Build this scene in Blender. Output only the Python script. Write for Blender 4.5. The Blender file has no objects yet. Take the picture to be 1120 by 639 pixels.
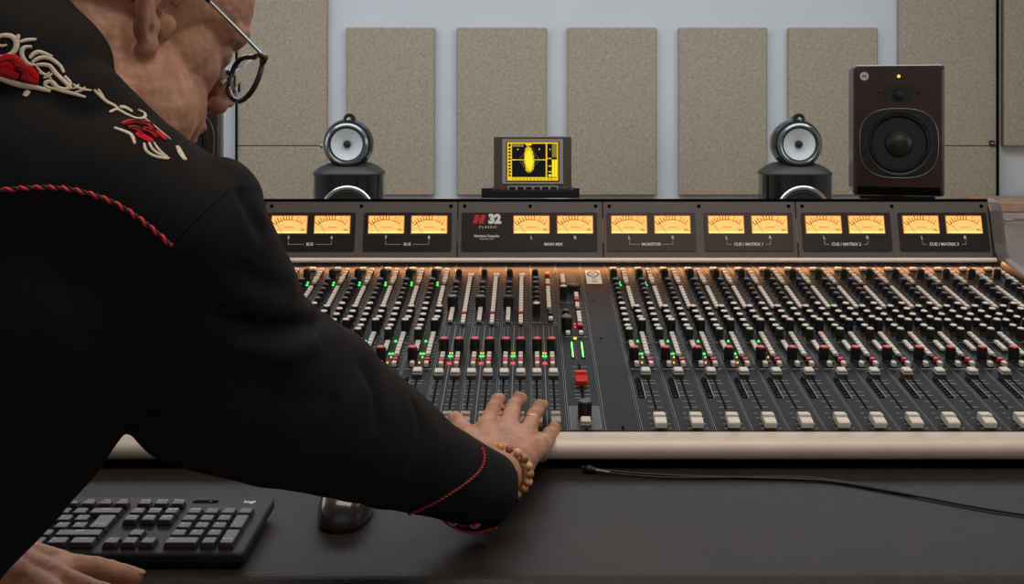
import bpy, math, random
from mathutils import Vector, Matrix, noise
from mathutils.bvhtree import BVHTree
random.seed(7)
PI = math.pi
SC = bpy.context.scene
COL = SC.collection

# ------------------------------------------------------------------ camera, light, exposure
F, CX, CY, CAMZ = 1200.0, 577.0, 116.0, 1.22        # focal length and principal point of the 1120x639 frame
cam_data = bpy.data.cameras.new('camera'); cam = bpy.data.objects.new('camera', cam_data); COL.objects.link(cam)
cam.location = (0, 0, CAMZ); cam.rotation_euler = (PI/2, 0, 0)
cam_data.sensor_width = 36; cam_data.lens = F/1120*36
cam_data.shift_x = -(CX-560)/1120; cam_data.shift_y = (CY-319.5)/1120
cam_data.clip_start = 0.02
SC.camera = cam
SC.view_settings.view_transform = 'Standard'; SC.view_settings.look = 'None'
SC.view_settings.gamma = 1; SC.view_settings.use_curve_mapping = False
SC.view_settings.exposure = 0.0
world = bpy.data.worlds.new('room_air'); SC.world = world; world.use_nodes = True
world.node_tree.nodes['Background'].inputs[0].default_value = (0.5, 0.58, 0.7, 1)
world.node_tree.nodes['Background'].inputs[1].default_value = 0.08

def area(name, loc, rot, sx, sy, power, col):
    d = bpy.data.lights.new(name, 'AREA'); d.shape = 'RECTANGLE'; d.size = sx; d.size_y = sy
    d.energy = power; d.color = col
    o = bpy.data.objects.new(name, d); COL.objects.link(o); o.location = loc; o.rotation_euler = rot
    return o
area('ceiling_light_back', (0.2, 5.3, 3.05), (0, 0, 0), 6.0, 1.6, 108, (0.93, 0.97, 1.0))
area('ceiling_light_console', (0.35, 0.9, 3.0), (0, 0, 0), 2.4, 1.0, 40, (1.0, 0.90, 0.80))
area('window_light_left', (-4.1, 4.2, 1.7), (0, -PI/2, 0), 1.8, 3.0, 26, (0.85, 0.93, 1.0))
area('window_light_right', (4.1, 2.2, 1.8), (0, PI/2, 0), 1.6, 2.6, 26, (0.9, 0.95, 1.0))
area('studio_lamp_behind', (0.9, -1.7, 2.6), (math.radians(55), 0, math.radians(20)), 1.6, 1.0, 8, (1.0, 0.93, 0.86))

# ------------------------------------------------------------------ materials
MATS = {}
def mat(name, col, rough=0.5, metal=0.0, emit=None, strength=0.0, noise_scale=None, noise_amt=0.15, bump=0.0, bump_scale=None,
        coat=0.0, sheen=0.0, spec=0.5, alpha=1.0, trans=0.0, sss=0.0, ior=1.45):
    if name in MATS: return MATS[name]
    m = bpy.data.materials.new(name); m.use_nodes = True; MATS[name] = m
    nt = m.node_tree; b = nt.nodes['Principled BSDF']
    b.inputs['Base Color'].default_value = (*col, 1); b.inputs['Roughness'].default_value = rough
    b.inputs['Metallic'].default_value = metal; b.inputs['Specular IOR Level'].default_value = spec
    b.inputs['Coat Weight'].default_value = coat; b.inputs['Sheen Weight'].default_value = sheen
    b.inputs['Coat Roughness'].default_value = 0.08
    b.inputs['Transmission Weight'].default_value = trans; b.inputs['IOR'].default_value = ior
    if sss: b.inputs['Subsurface Weight'].default_value = sss; b.inputs['Subsurface Radius'].default_value = (0.012, 0.004, 0.002); b.inputs['Subsurface Scale'].default_value = 1.0
    if emit: b.inputs['Emission Color'].default_value = (*emit, 1); b.inputs['Emission Strength'].default_value = strength
    tc = nt.nodes.new('ShaderNodeTexCoord')
    if noise_scale:
        n = nt.nodes.new('ShaderNodeTexNoise'); n.inputs['Scale'].default_value = noise_scale; n.inputs['Detail'].default_value = 4
        r = nt.nodes.new('ShaderNodeValToRGB')
        r.color_ramp.elements[0].position = 0.3; r.color_ramp.elements[1].position = 0.7
        r.color_ramp.elements[0].color = (*[c*(1-noise_amt) for c in col], 1)
        r.color_ramp.elements[1].color = (*[min(1, c*(1+noise_amt)) for c in col], 1)
        nt.links.new(tc.outputs['Object'], n.inputs['Vector']); nt.links.new(n.outputs['Fac'], r.inputs['Fac'])
        nt.links.new(r.outputs['Color'], b.inputs['Base Color'])
    if bump:
        n2 = nt.nodes.new('ShaderNodeTexNoise'); n2.inputs['Scale'].default_value = bump_scale or 300; n2.inputs['Detail'].default_value = 3
        bp = nt.nodes.new('ShaderNodeBump'); bp.inputs['Strength'].default_value = bump; bp.inputs['Distance'].default_value = 0.002
        nt.links.new(tc.outputs['Object'], n2.inputs['Vector']); nt.links.new(n2.outputs['Fac'], bp.inputs['Height'])
        nt.links.new(bp.outputs['Normal'], b.inputs['Normal'])
    return m

def fabric_mat(name, col):
    """woven acoustic cloth: fine crossed threads and a faint cloudy mottle"""
    m = bpy.data.materials.new(name); m.use_nodes = True; MATS[name] = m
    nt = m.node_tree; b = nt.nodes['Principled BSDF']; b.inputs['Roughness'].default_value = 0.95; b.inputs['Specular IOR Level'].default_value = 0.1
    tc = nt.nodes.new('ShaderNodeTexCoord')
    def tex(scale, sc3):
        mp = nt.nodes.new('ShaderNodeMapping'); mp.inputs['Scale'].default_value = sc3
        n = nt.nodes.new('ShaderNodeTexNoise'); n.inputs['Scale'].default_value = scale; n.inputs['Detail'].default_value = 2
        nt.links.new(tc.outputs['Object'], mp.inputs['Vector']); nt.links.new(mp.outputs['Vector'], n.inputs['Vector']); return n
    a = tex(1, (45, 45, 260)); c = tex(1, (260, 45, 45)); d = tex(1, (60, 60, 60))
    m1 = nt.nodes.new('ShaderNodeMath'); m1.operation = 'ADD'; nt.links.new(a.outputs['Fac'], m1.inputs[0]); nt.links.new(c.outputs['Fac'], m1.inputs[1])
    m2 = nt.nodes.new('ShaderNodeMath'); m2.operation = 'ADD'; nt.links.new(m1.outputs[0], m2.inputs[0]); nt.links.new(d.outputs['Fac'], m2.inputs[1])
    m3 = nt.nodes.new('ShaderNodeMath'); m3.operation = 'DIVIDE'; m3.inputs[1].default_value = 3; nt.links.new(m2.outputs[0], m3.inputs[0])
    r = nt.nodes.new('ShaderNodeValToRGB'); r.color_ramp.elements[0].position = 0.36; r.color_ramp.elements[1].position = 0.64
    r.color_ramp.elements[0].color = (*[x*0.72 for x in col], 1); r.color_ramp.elements[1].color = (*[x*1.28 for x in col], 1)
    nt.links.new(m3.outputs[0], r.inputs['Fac']); nt.links.new(r.outputs['Color'], b.inputs['Base Color'])
    bp = nt.nodes.new('ShaderNodeBump'); bp.inputs['Strength'].default_value = 0.3; bp.inputs['Distance'].default_value = 0.003
    nt.links.new(m3.outputs[0], bp.inputs['Height']); nt.links.new(bp.outputs['Normal'], b.inputs['Normal'])
    return m

M_wall = mat('white_wall_paint', (0.60, 0.63, 0.67), 0.8, noise_scale=3, noise_amt=0.03)
M_fabric = fabric_mat('beige_acoustic_cloth', (0.375, 0.318, 0.246))
M_floor = mat('grey_oak_floor', (0.22, 0.17, 0.12), 0.5, noise_scale=6, noise_amt=0.3)
M_ceil = mat('ceiling_paint', (0.7, 0.7, 0.7), 0.9)
M_desk = mat('black_desk_leather', (0.0125, 0.0100, 0.0092), 0.5, spec=0.3, noise_scale=60, noise_amt=0.25, bump=0.35, bump_scale=500)
M_bridge = mat('warm_grey_metal', (0.125, 0.108, 0.098), 0.42, metal=0.35, bump=0.15, bump_scale=900)
M_brdark = mat('meter_panel_black', (0.012, 0.010, 0.010), 0.35)
M_brown_sheen = mat('brown_panel_sheen', (0.045, 0.034, 0.026), 0.38)  # reflection on two black panels put into the colour; also brown bracket lines
M_strip = mat('slate_module_paint', (0.0105, 0.0112, 0.0135), 0.55, spec=0.16, noise_scale=40, noise_amt=0.12)
M_edge = mat('module_edge_grey', (0.16, 0.155, 0.15), 0.4, metal=0.4)
M_black = mat('black_plastic', (0.010, 0.010, 0.011), 0.38)
M_gap = mat('matt_black', (0.003, 0.003, 0.003), 0.9, spec=0.05)
M_cap = mat('cream_plastic', (0.62, 0.55, 0.48), 0.45)
M_fader = mat('ivory_fader_plastic', (0.66, 0.60, 0.52), 0.4)
M_khaki = mat('khaki_fader_plastic', (0.30, 0.26, 0.20), 0.5)
M_print = mat('silkscreen_print', (0.50, 0.49, 0.48), 0.6)
M_redcap = mat('red_plastic', (0.62, 0.02, 0.015), 0.4)
M_bluecap = mat('blue_plastic', (0.06, 0.12, 0.25), 0.4)
M_greenk = mat('dark_green_plastic', (0.007, 0.014, 0.008), 0.35)
M_arm = mat('brushed_champagne_metal', (0.56, 0.49, 0.41), 0.55, metal=0.25, noise_scale=25, noise_amt=0.05)
M_rail = mat('pale_rail_metal', (0.80, 0.70, 0.60), 0.35, metal=0.1)
M_white = mat('white_lettering', (0.80, 0.80, 0.78), 0.5)
M_redpr = mat('red_lettering', (0.70, 0.02, 0.02), 0.5)
M_led_g = mat('green_led', (0.02, 0.3, 0.05), 0.4, emit=(0.05, 1.0, 0.12), strength=2.2)
M_led_gd = mat('unlit_green_led', (0.01, 0.07, 0.02), 0.4)
M_led_r = mat('red_led', (0.3, 0.01, 0.01), 0.4, emit=(1.0, 0.05, 0.03), strength=2.0)
M_led_o = mat('amber_led', (0.4, 0.15, 0.01), 0.4, emit=(1.0, 0.42, 0.05), strength=1.8)
M_dial = mat('amber_backlit_dial', (0.5, 0.3, 0.1), 0.6, emit=(1.0, 0.42, 0.105), strength=1.12)
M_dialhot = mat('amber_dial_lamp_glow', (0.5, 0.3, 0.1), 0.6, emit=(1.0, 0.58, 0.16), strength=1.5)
M_dialprint = mat('dial_printing', (0.10, 0.03, 0.01), 0.6, emit=(0.3, 0.06, 0.01), strength=0.25)
M_dialred = mat('dial_red_printing', (0.4, 0.03, 0.01), 0.6, emit=(0.95, 0.22, 0.05), strength=0.7)
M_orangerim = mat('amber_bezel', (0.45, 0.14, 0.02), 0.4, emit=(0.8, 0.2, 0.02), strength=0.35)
M_gloss = mat('piano_black', (0.006, 0.006, 0.007), 0.08, coat=0.6)
M_darkmet = mat('dark_satin_top', (0.03, 0.03, 0.032), 0.5)
M_silver = mat('satin_silver', (0.45, 0.48, 0.50), 0.25, metal=0.9)
M_ring = mat('dark_chrome', (0.22, 0.24, 0.25), 0.2, metal=0.9)
M_cone = mat('silver_woven_cone', (0.62, 0.66, 0.68), 0.55, noise_scale=80, noise_amt=0.08)
M_wood = mat('mahogany_lacquer', (0.034, 0.012, 0.009), 0.36, coat=0.12, noise_scale=20, noise_amt=0.25)
M_rubber = mat('driver_rubber', (0.008, 0.008, 0.008), 0.5)
M_spcone = mat('black_paper_cone', (0.016, 0.015, 0.014), 0.42)
M_copper = mat('copper_ring', (0.35, 0.17, 0.09), 0.3, metal=0.8)
M_screen = mat('screen_dark', (0.004, 0.005, 0.008), 0.2)
M_yel = mat('screen_yellow', (0.3, 0.22, 0.0), 0.5, emit=(0.75, 0.52, 0.01), strength=0.95)
M_yel2 = mat('screen_bright_yellow', (0.3, 0.22, 0.0), 0.5, emit=(1.0, 0.70, 0.02), strength=1.05)
M_yel3 = mat('screen_dim_yellow', (0.1, 0.08, 0.0), 0.5, emit=(0.24, 0.19, 0.04), strength=0.8)
M_mongrey = mat('monitor_grey', (0.085, 0.075, 0.075), 0.5)
M_beige = mat('monitor_bezel', (0.40, 0.36, 0.33), 0.5)
M_key = mat('black_key_plastic', (0.014, 0.015, 0.018), 0.36)
M_kbd = mat('keyboard_plate', (0.013, 0.011, 0.011), 0.5, spec=0.3, bump=0.1, bump_scale=800)
M_oak = mat('pale_oak_veneer', (0.42, 0.36, 0.31), 0.6, noise_scale=12, noise_amt=0.1)
M_counter = mat('oak_worktop', (0.42, 0.27, 0.16), 0.5, noise_scale=15, noise_amt=0.15)
M_steel = mat('steel', (0.35, 0.35, 0.36), 0.3, metal=0.9)
M_shirt = mat('black_twill_cotton', (0.0078, 0.0071, 0.0067), 0.9, sheen=0.0, spec=0.15, noise_scale=900, noise_amt=0.35, bump=0.25, bump_scale=1200)
M_jeans = mat('dark_denim', (0.02, 0.022, 0.035), 0.85)
M_cream = mat('cream_satin_thread', (0.52, 0.42, 0.31), 0.55, noise_scale=700, noise_amt=0.2)
M_rose = mat('red_satin_thread', (0.46, 0.004, 0.009), 0.8, spec=0.2, noise_scale=700, noise_amt=0.25)
M_cord_r = mat('red_cord', (0.52, 0.02, 0.025), 0.6)
M_cord_b = mat('black_cord', (0.01, 0.008, 0.008), 0.7)
M_gold = mat('gold', (0.85, 0.52, 0.2), 0.22, metal=1.0)
M_tort = mat('tortoiseshell', (0.035, 0.018, 0.010), 0.22, coat=0.5, noise_scale=90, noise_amt=0.6)
M_lens = mat('spectacle_lens', (0.95, 0.97, 1.0), 0.02, trans=1.0, ior=1.05)
M_nail = mat('fingernail', (0.34, 0.17, 0.11), 0.5)
M_eye = mat('eye_white', (0.6, 0.58, 0.55), 0.15)

def skin_mat():
    m = bpy.data.materials.new('skin'); m.use_nodes = True
    nt = m.node_tree; b = nt.nodes['Principled BSDF']; b.inputs['Roughness'].default_value = 0.5
    b.inputs['Specular IOR Level'].default_value = 0.4
    b.inputs['Subsurface Weight'].default_value = 0.12; b.inputs['Subsurface Radius'].default_value = (0.01, 0.004, 0.002); b.inputs['Subsurface Scale'].default_value = 0.6
    tc = nt.nodes.new('ShaderNodeTexCoord')
    n = nt.nodes.new('ShaderNodeTexNoise'); n.inputs['Scale'].default_value = 26; n.inputs['Detail'].default_value = 6; n.inputs['Roughness'].default_value = 0.65
    r = nt.nodes.new('ShaderNodeValToRGB')
    r.color_ramp.elements[0].position = 0.32; r.color_ramp.elements[0].color = (0.27, 0.112, 0.060, 1)
    r.color_ramp.elements[1].position = 0.68; r.color_ramp.elements[1].color = (0.46, 0.225, 0.13, 1)
    nt.links.new(tc.outputs['Object'], n.inputs['Vector']); nt.links.new(n.outputs['Fac'], r.inputs['Fac']); nt.links.new(r.outputs['Color'], b.inputs['Base Color'])
    n2 = nt.nodes.new('ShaderNodeTexNoise'); n2.inputs['Scale'].default_value = 260; n2.inputs['Detail'].default_value = 4
    bp = nt.nodes.new('ShaderNodeBump'); bp.inputs['Strength'].default_value = 0.3; bp.inputs['Distance'].default_value = 0.0015
    nt.links.new(tc.outputs['Object'], n2.inputs['Vector']); nt.links.new(n2.outputs['Fac'], bp.inputs['Height']); nt.links.new(bp.outputs['Normal'], b.inputs['Normal'])
    return m
M_skin = skin_mat()

# ------------------------------------------------------------------ mesh builder
def T(x, y, z): return Matrix.Translation((x, y, z))
def RX(a): return Matrix.Rotation(a, 4, 'X')
def RY(a): return Matrix.Rotation(a, 4, 'Y')
def RZ(a): return Matrix.Rotation(a, 4, 'Z')
def SCL(x, y, z): return Matrix.Diagonal((x, y, z, 1))

class MB:
    def __init__(s, mx=None): s.v = []; s.f = []; s.m = []; s.ms = []; s.sm = []; s.mx = mx or Matrix()
    def mi(s, m):
        if m not in s.ms: s.ms.append(m)
        return s.ms.index(m)
    def add(s, vs, fs, m, mx=None, smooth=False):
        k = len(s.v); mt = s.mx @ mx if mx else s.mx
        s.v += [tuple(mt @ Vector(p)) for p in vs]; i = s.mi(m)
        flip = mt.determinant() < 0
        for f in fs:
            s.f.append([k+j for j in (reversed(f) if flip else f)]); s.m.append(i); s.sm.append(smooth)
        return s
    def box(s, x0, x1, y0, y1, z0, z1, m, mx=None, ch=0.0):
        if ch <= 0:
            vs = [(x, y, z) for z in (z0, z1) for y in (y0, y1) for x in (x0, x1)]
            fs = [(0, 2, 3, 1), (4, 5, 7, 6), (0, 1, 5, 4), (2, 6, 7, 3), (0, 4, 6, 2), (1, 3, 7, 5)]
            return s.add(vs, fs, m, mx)
        c = min(ch, (x1-x0)*.45, (y1-y0)*.45, (z1-z0)*.45)
        def ring(z, d, cc):
            X0, X1, Y0, Y1 = x0+d, x1-d, y0+d, y1-d
            return [(X0+cc, Y0, z), (X1-cc, Y0, z), (X1, Y0+cc, z), (X1, Y1-cc, z), (X1-cc, Y1, z), (X0+cc, Y1, z), (X0, Y1-cc, z), (X0, Y0+cc, z)]
        rs = [ring(z0, c, c*.3), ring(z0+c, 0, c), ring(z1-c, 0, c), ring(z1, c, c*.3)]
        return s.loft(rs, m, mx)
    def loft(s, rings, m, mx=None, caps=True, smooth=False, closed=True):
        n = len(rings[0]); vs = [p for r in rings for p in r]; fs = []
        for i in range(len(rings)-1):
            for j in range(n if closed else n-1):
                a = i*n+j; b = i*n+(j+1) % n; fs.append((a, b, b+n, a+n))
        s.add(vs, fs, m, mx, smooth)
        if caps:
            s.add(rings[0], [tuple(reversed(range(n)))], m, mx); s.add(rings[-1], [tuple(range(n))], m, mx)
        return s
    def lathe(s, prof, m, mx=None, n=20, smooth=True, sx=1, sy=1, cap=True):
        """profile of (radius, z) from bottom to top; caps where the radius is not zero. m may be a list per segment"""
        for i in range(len(prof)-1):
            (r0, z0), (r1, z1) = prof[i], prof[i+1]
            mm = m[i] if isinstance(m, (list, tuple)) else m
            a = [(r0*math.cos(2*PI*k/n)*sx, r0*math.sin(2*PI*k/n)*sy, z0) for k in range(n)]
            b = [(r1*math.cos(2*PI*k/n)*sx, r1*math.sin(2*PI*k/n)*sy, z1) for k in range(n)]
            s.add(a+b, [(k, (k+1) % n, n+(k+1) % n, n+k) for k in range(n)], mm, mx, smooth)
        m0 = m[0] if isinstance(m, (list, tuple)) else m; m1 = m[-1] if isinstance(m, (list, tuple)) else m
        if not cap: return s
        if prof[0][0] > 1e-6: s.add([(prof[0][0]*math.cos(2*PI*k/n)*sx, prof[0][0]*math.sin(2*PI*k/n)*sy, prof[0][1]) for k in range(n)], [tuple(reversed(range(n)))], m0, mx)
        if prof[-1][0] > 1e-6: s.add([(prof[-1][0]*math.cos(2*PI*k/n)*sx, prof[-1][0]*math.sin(2*PI*k/n)*sy, prof[-1][1]) for k in range(n)], [tuple(range(n))], m1, mx)
        return s
    def prism(s, pts, z0, z1, m, mx=None):
        return s.loft([[(x, y, z0) for x, y in pts], [(x, y, z1) for x, y in pts]], m, mx)
    def poly(s, pts, z, m, mx=None): return s.add([(x, y, z) for x, y in pts], [tuple(range(len(pts)))], m, mx)
    def rect(s, x0, x1, y0, y1, z, m, mx=None): return s.poly([(x0, y0), (x1, y0), (x1, y1), (x0, y1)], z, m, mx)
    def ell(s, c, r, m, mx=None, nu=24, nv=14):
        vs = [(0, 0, -1)]
        for i in range(1, nv):
            a = -PI/2+PI*i/nv
            for k in range(nu): vs.append((math.cos(a)*math.cos(2*PI*k/nu), math.cos(a)*math.sin(2*PI*k/nu), math.sin(a)))
        vs.append((0, 0, 1)); fs = []
        for k in range(nu): fs.append((0, 1+(k+1) % nu, 1+k))
        for i in range(nv-2):
            for k in range(nu):
                a = 1+i*nu+k; b = 1+i*nu+(k+1) % nu; fs.append((a, b, b+nu, a+nu))
        L = len(vs)-1
        for k in range(nu): fs.append((L-nu+k, L-nu+(k+1) % nu, L))
        if isinstance(r, (int, float)): r = (r, r, r)
        mm = T(*c) @ SCL(*r)
        return s.add(vs, fs, m, mx @ mm if mx else mm, True)
    def tube(s, pts, rad, m, mx=None, n=10, flat=1.0, up=None, closed=False):
        P = [Vector(p) for p in pts]; N = len(P)
        R = rad if isinstance(rad, (list, tuple)) else [rad]*N
        rings = []; prev = None
        for i in range(N):
            if closed: t = (P[(i+1) % N]-P[i-1]).normalized()
            else: t = (P[min(i+1, N-1)]-P[max(i-1, 0)]).normalized()
            if prev is None:
                a = Vector(up) if up else (Vector((0, 0, 1)) if abs(t.z) < .9 else Vector((1, 0, 0)))
            else: a = prev
            u = (a-t*a.dot(t)).normalized(); w = t.cross(u); prev = u
            rings.append([tuple(P[i]+u*(math.cos(2*PI*k/n)*R[i]*flat)+w*(math.sin(2*PI*k/n)*R[i])) for k in range(n)])
        if closed: rings.append(rings[0])
        return s.loft(rings, m, mx, caps=not closed, smooth=True)
    def cone(s, a, b, ra, rb, m, n=24, round_ends=True):
        """tapered limb piece with ball ends, for the remeshed figure"""
        s.tube([a, b], [ra, rb], m, n=n)
        if round_ends: s.ell(a, ra, m, nu=n, nv=n//2); s.ell(b, rb, m, nu=n, nv=n//2)
        return s
    def text(s, string, size, m, mx, bold=0.0, align='CENTER', shear=0.0):
        c = bpy.data.curves.new('lettering', 'FONT'); c.body = string; c.size = size; c.align_x = align; c.align_y = 'CENTER'
        c.offset = bold; c.shear = shear; c.resolution_u = 2
        o = bpy.data.objects.new('lettering', c); COL.objects.link(o)
        dg = bpy.context.evaluated_depsgraph_get(); me = o.evaluated_get(dg).to_mesh()
        vs = [tuple(v.co) for v in me.vertices]; fs = [tuple(p.vertices) for p in me.polygons]
        o.evaluated_get(dg).to_mesh_clear(); bpy.data.objects.remove(o); bpy.data.curves.remove(c)
        return s.add(vs, fs, m, mx)
    def mesh(s, name):
        me = bpy.data.meshes.new(name); me.from_pydata(s.v, [], s.f)
        for m in s.ms: me.materials.append(m)
        me.polygons.foreach_set('material_index', s.m); me.polygons.foreach_set('use_smooth', s.sm); me.update()
        return me
    def build(s, name, parent=None, mw=None):
        return link(name, s.mesh(name), parent, mw)

WORLD = {}
def link(name, data, parent=None, mw=None):
    """mw is the object's matrix in the room; the mesh is given in that frame"""
    o = bpy.data.objects.new(name, data); COL.objects.link(o)
    mw = mw or (Matrix() if parent is None or not isinstance(data, bpy.types.Mesh) else Matrix())
    WORLD[o.name] = mw.copy()
    if parent is not None:
        o.parent = parent; o.matrix_basis = WORLD[parent.name].inverted() @ mw
    else: o.matrix_basis = mw
    return o
def empty(name, loc, rz=0): return link(name, None, None, T(*loc) @ RZ(rz))
def tag(o, label, cat, group=None):
    o['label'] = label; o['category'] = cat
    if group: o['group'] = group
    return o
def struct(name, mb):
    o = mb.build(name); o['kind'] = 'structure'; return o
def dup(o, parent=None, mw=None):
    """a copy of a thing with copies of its parts and sub-parts"""
    c = o.copy(); COL.objects.link(c)
    if parent is not None: c.parent = parent; WORLD[c.name] = WORLD[parent.name] @ c.matrix_basis
    else: c.matrix_basis = mw; WORLD[c.name] = mw.copy()
    for ch in list(KIDS(o)): dup(ch, c)
    return c
def KIDS(o): return [x for x in bpy.data.objects if x.parent == o]
def at(px, py, Y): return Vector(((px-CX)*Y/F, Y, CAMZ-(py-CY)*Y/F))
def spline(pts, n=8):
    P = [Vector(p) for p in pts]; out = []
    for i in range(len(P)-1):
        p0 = P[max(i-1, 0)]; p1 = P[i]; p2 = P[i+1]; p3 = P[min(i+2, len(P)-1)]
        for k in range(n):
            t = k/n
            out.append(0.5*((2*p1)+(p2-p0)*t+(2*p0-5*p1+4*p2-p3)*t*t+(3*p1-p0-3*p2+p3)*t**3))
    out.append(P[-1]); return out
def rrect(x0, x1, y0, y1, r, n=5):
    pts = []
    for cx, cy, a0 in ((x1-r, y0+r, -PI/2), (x1-r, y1-r, 0), (x0+r, y1-r, PI/2), (x0+r, y0+r, PI)):
        for k in range(n+1):
            a = a0+PI/2*k/n; pts.append((cx+r*math.cos(a), cy+r*math.sin(a)))
    return pts

# ------------------------------------------------------------------ the room
XL, XR_, YB, YF, ZC = -4.3, 4.3, 7.4, -2.2, 3.1
struct('floor', MB().box(XL, XR_, YF, YB, -0.05, 0, M_floor))
struct('ceiling', MB().box(XL, XR_, YF, YB, ZC, ZC+.05, M_ceil))
struct('wall_back', MB().box(XL-.1, XR_+.1, YB, YB+.1, -.05, ZC+.05, M_wall))
struct('wall_left', MB().box(XL-.1, XL, YF, YB, -.05, ZC+.05, M_wall))
struct('wall_right', MB().box(XR_, XR_+.1, YF, YB, -.05, ZC+.05, M_wall))
struct('wall_front', MB().box(XL-.1, XR_+.1, YF-.1, YF, -.05, ZC+.05, M_wall))
struct('baseboard_back', MB().box(XL, XR_, YB-.015, YB, 0, .08, M_ceil, ch=.003))

# acoustic panels on the back wall
def panel(x0, x1, z0, z1, label, cat='acoustic panel', d=.05, seam=None):
    Y = YB-d
    X0 = (x0-CX)*Y/F; X1 = (x1-CX)*Y/F
    mb = MB()
    if seam:
        mb.box(X0, X1, Y, YB-.001, z0, seam-.002, M_fabric, ch=.006); mb.box(X0, X1, Y, YB-.001, seam+.002, z1, M_fabric, ch=.006)
        mb.box(X0+.01, X1-.01, Y+.01, YB-.001, seam-.003, seam+.003, M_gap)
    else: mb.box(X0, X1, Y, YB-.001, z0, z1, M_fabric, ch=.008)
    return tag(mb.build('acoustic_panel'), label, cat, 'fabric acoustic panels on the back wall')
zt = 1.22+86*7.35/F
for x0, x1, label in ((378.5, 475.5, 'beige fabric wall panel behind the left black speaker with the round silver driver'),
                      (499.5, 598, 'beige fabric wall panel behind the small yellow-screened display'),
                      (620.5, 718.5, 'beige fabric wall panel just right of the small display, nothing standing before it'),
                      (742.5, 839.5, 'beige fabric wall panel left of the right-hand black round-headed speaker'),
                      (862.5, 960.5, 'beige fabric wall panel between the right round-headed speaker and the mahogany speaker')):
    panel(x0, x1, .62, zt, label)
sm = 1.22-(160-CY)*7.35/F
panel(259, 357.5, .05, 2.75, 'tall beige fabric wall panel beside the man\'s glasses, running out of the top', seam=sm)
panel(983.5, 1090.5, .05, 2.75, 'tall beige fabric wall panel behind the mahogany speaker, with small black wall switch', seam=sm)
panel(1099, 1196, sm, 2.6, 'short beige fabric wall panel at the right edge ending above the sideboard', d=.07)
struct('trim_1', MB().box((1090.8-CX)*7.33/F, (1092.8-CX)*7.33/F, 7.33, 7.399, .05, 2.9, M_gap))
struct('trim_2', MB().box((257.2-CX)*7.33/F, (258.8-CX)*7.33/F, 7.33, 7.399, .05, 2.9, M_gap))
sw = MB(); X = (1085.5-CX)*7.33/F; Z = 1.22-(156.5-CY)*7.33/F
sw.box(X-.016, X+.016, 7.330, 7.350, Z-.016, Z+.016, M_black, ch=.003); sw.box(X-.008, X+.008, 7.326, 7.331, Z-.006, Z+.004, M_silver, ch=.001)
tag(sw.build('wall_switch'), 'tiny black wall switch on the tall beige panel right of the mahogany speaker', 'switch')

# oak sideboard at the right edge
sb = empty('sideboard', (3.5, 7.1, 0)); tag(sb, 'low pale oak sideboard with wood worktop against the wall at right edge', 'cabinet')
MB().box(2.925, 4.25, 6.82, 7.335, .06, .562, M_oak, ch=.002).box(2.96, 4.2, 6.86, 7.30, 0, .06, M_gap).build('body', sb)
MB().box(2.90, 4.28, 6.80, 7.335, .563, .620, M_counter, ch=.003).build('worktop', sb)
for k in range(2):
    x0 = 2.93+k*.655
    d = MB().box(x0, x0+.65, 6.80, 6.819, .07, .558, M_oak, ch=.002).build('door', sb)
    MB().tube([(x0+.02, 6.802, .517), (x0+.025, 6.775, .517), (x0+.13, 6.775, .517), (x0+.135, 6.802, .517)], .006, M_steel, n=8).build('handle', d)

# ------------------------------------------------------------------ desk
DZ = .775; DK = (CAMZ-DZ)/.48          # desk height, and the size of the things on it
dk = MB()
prof = [(1.05, .725)]
for k in range(9):
    a = PI+(-PI/2)*k/8; prof.append((1.043+.022*math.cos(a), DZ-.022+.022*math.sin(a)))
prof += [(1.418, DZ), (1.418, .725)]
dk.loft([[(x, y, z) for y, z in prof] for x in (-1.35, 1.45)], M_desk)
desk = tag(empty('desk', (0, 1.3, 0)), 'black leather-topped desk running in front of the mixing console', 'desk')
dk.build('desk_top', desk)
for x in (-1.2, -.02, 1.3):
    MB().box(x-.03, x+.03, 1.10, 1.38, 0, .725, M_black, ch=.004).build('leg', desk)

# ------------------------------------------------------------------ mixing console
P = .046
SLOPE = math.atan(.109/.682)
PL = T(0, 1.37, .8136) @ RX(SLOPE)                    # module plane: x across, y up the slope, z off the surface
XS = .143                                             # left edge of the first channel right of the blank plate
XE_R, XE_L = XS+16*P, XS-6*P-16*P
con = empty('mixing_console', (0, 1.8, 0))
tag(con, 'large grey audio mixing console with glowing amber meters, faders and rows of knobs', 'mixing console')
ch = MB()
body = [(1.372, .803), (1.372, .787), (1.42, .785), (1.42, .64), (1.50, .62), (2.30, .62), (2.30, .985), (2.27, 1.02), (2.102, 1.036), (2.075, .93), (2.055, .914)]
ch.loft([[(x, y, z) for y, z in body] for x in (XE_L, XE_R)], M_strip)
ch.build('chassis', con)
for x in (XE_L+.15, -.1, XE_R-.15):
    MB().box(x-.05, x+.05, 1.62, 2.2, 0, .62, M_black, ch=.006).build('pedestal', con)
# end cheeks
def cheek(x0, x1):
    pr = [(1.345, .80), (1.355, .822), (2.045, .936), (2.062, .944), (2.070, .960), (2.088, 1.022), (2.098, 1.036), (2.115, 1.041), (2.25, 1.026), (2.31, .99), (2.31, .62), (1.5, .62), (1.422, .66), (1.422, .785), (1.352, .787)]
    rings = []
    for x, k in ((x0, .004), (x0+.004, 0), (x1-.004, 0), (x1, .004)):
        cy = sum(p[0] for p in pr)/len(pr); cz = sum(p[1] for p in pr)/len(pr)
        rings.append([(x, y+(cy-y)*k*2, z+(cz-z)*k*6) for y, z in pr])
    return MB().loft(rings, M_bridge)
cheek(XE_R+.0005, XE_R+.024).build('end_cheek', con)
cheek(XE_L-.024, XE_L-.0005).build('end_cheek', con)
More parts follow.
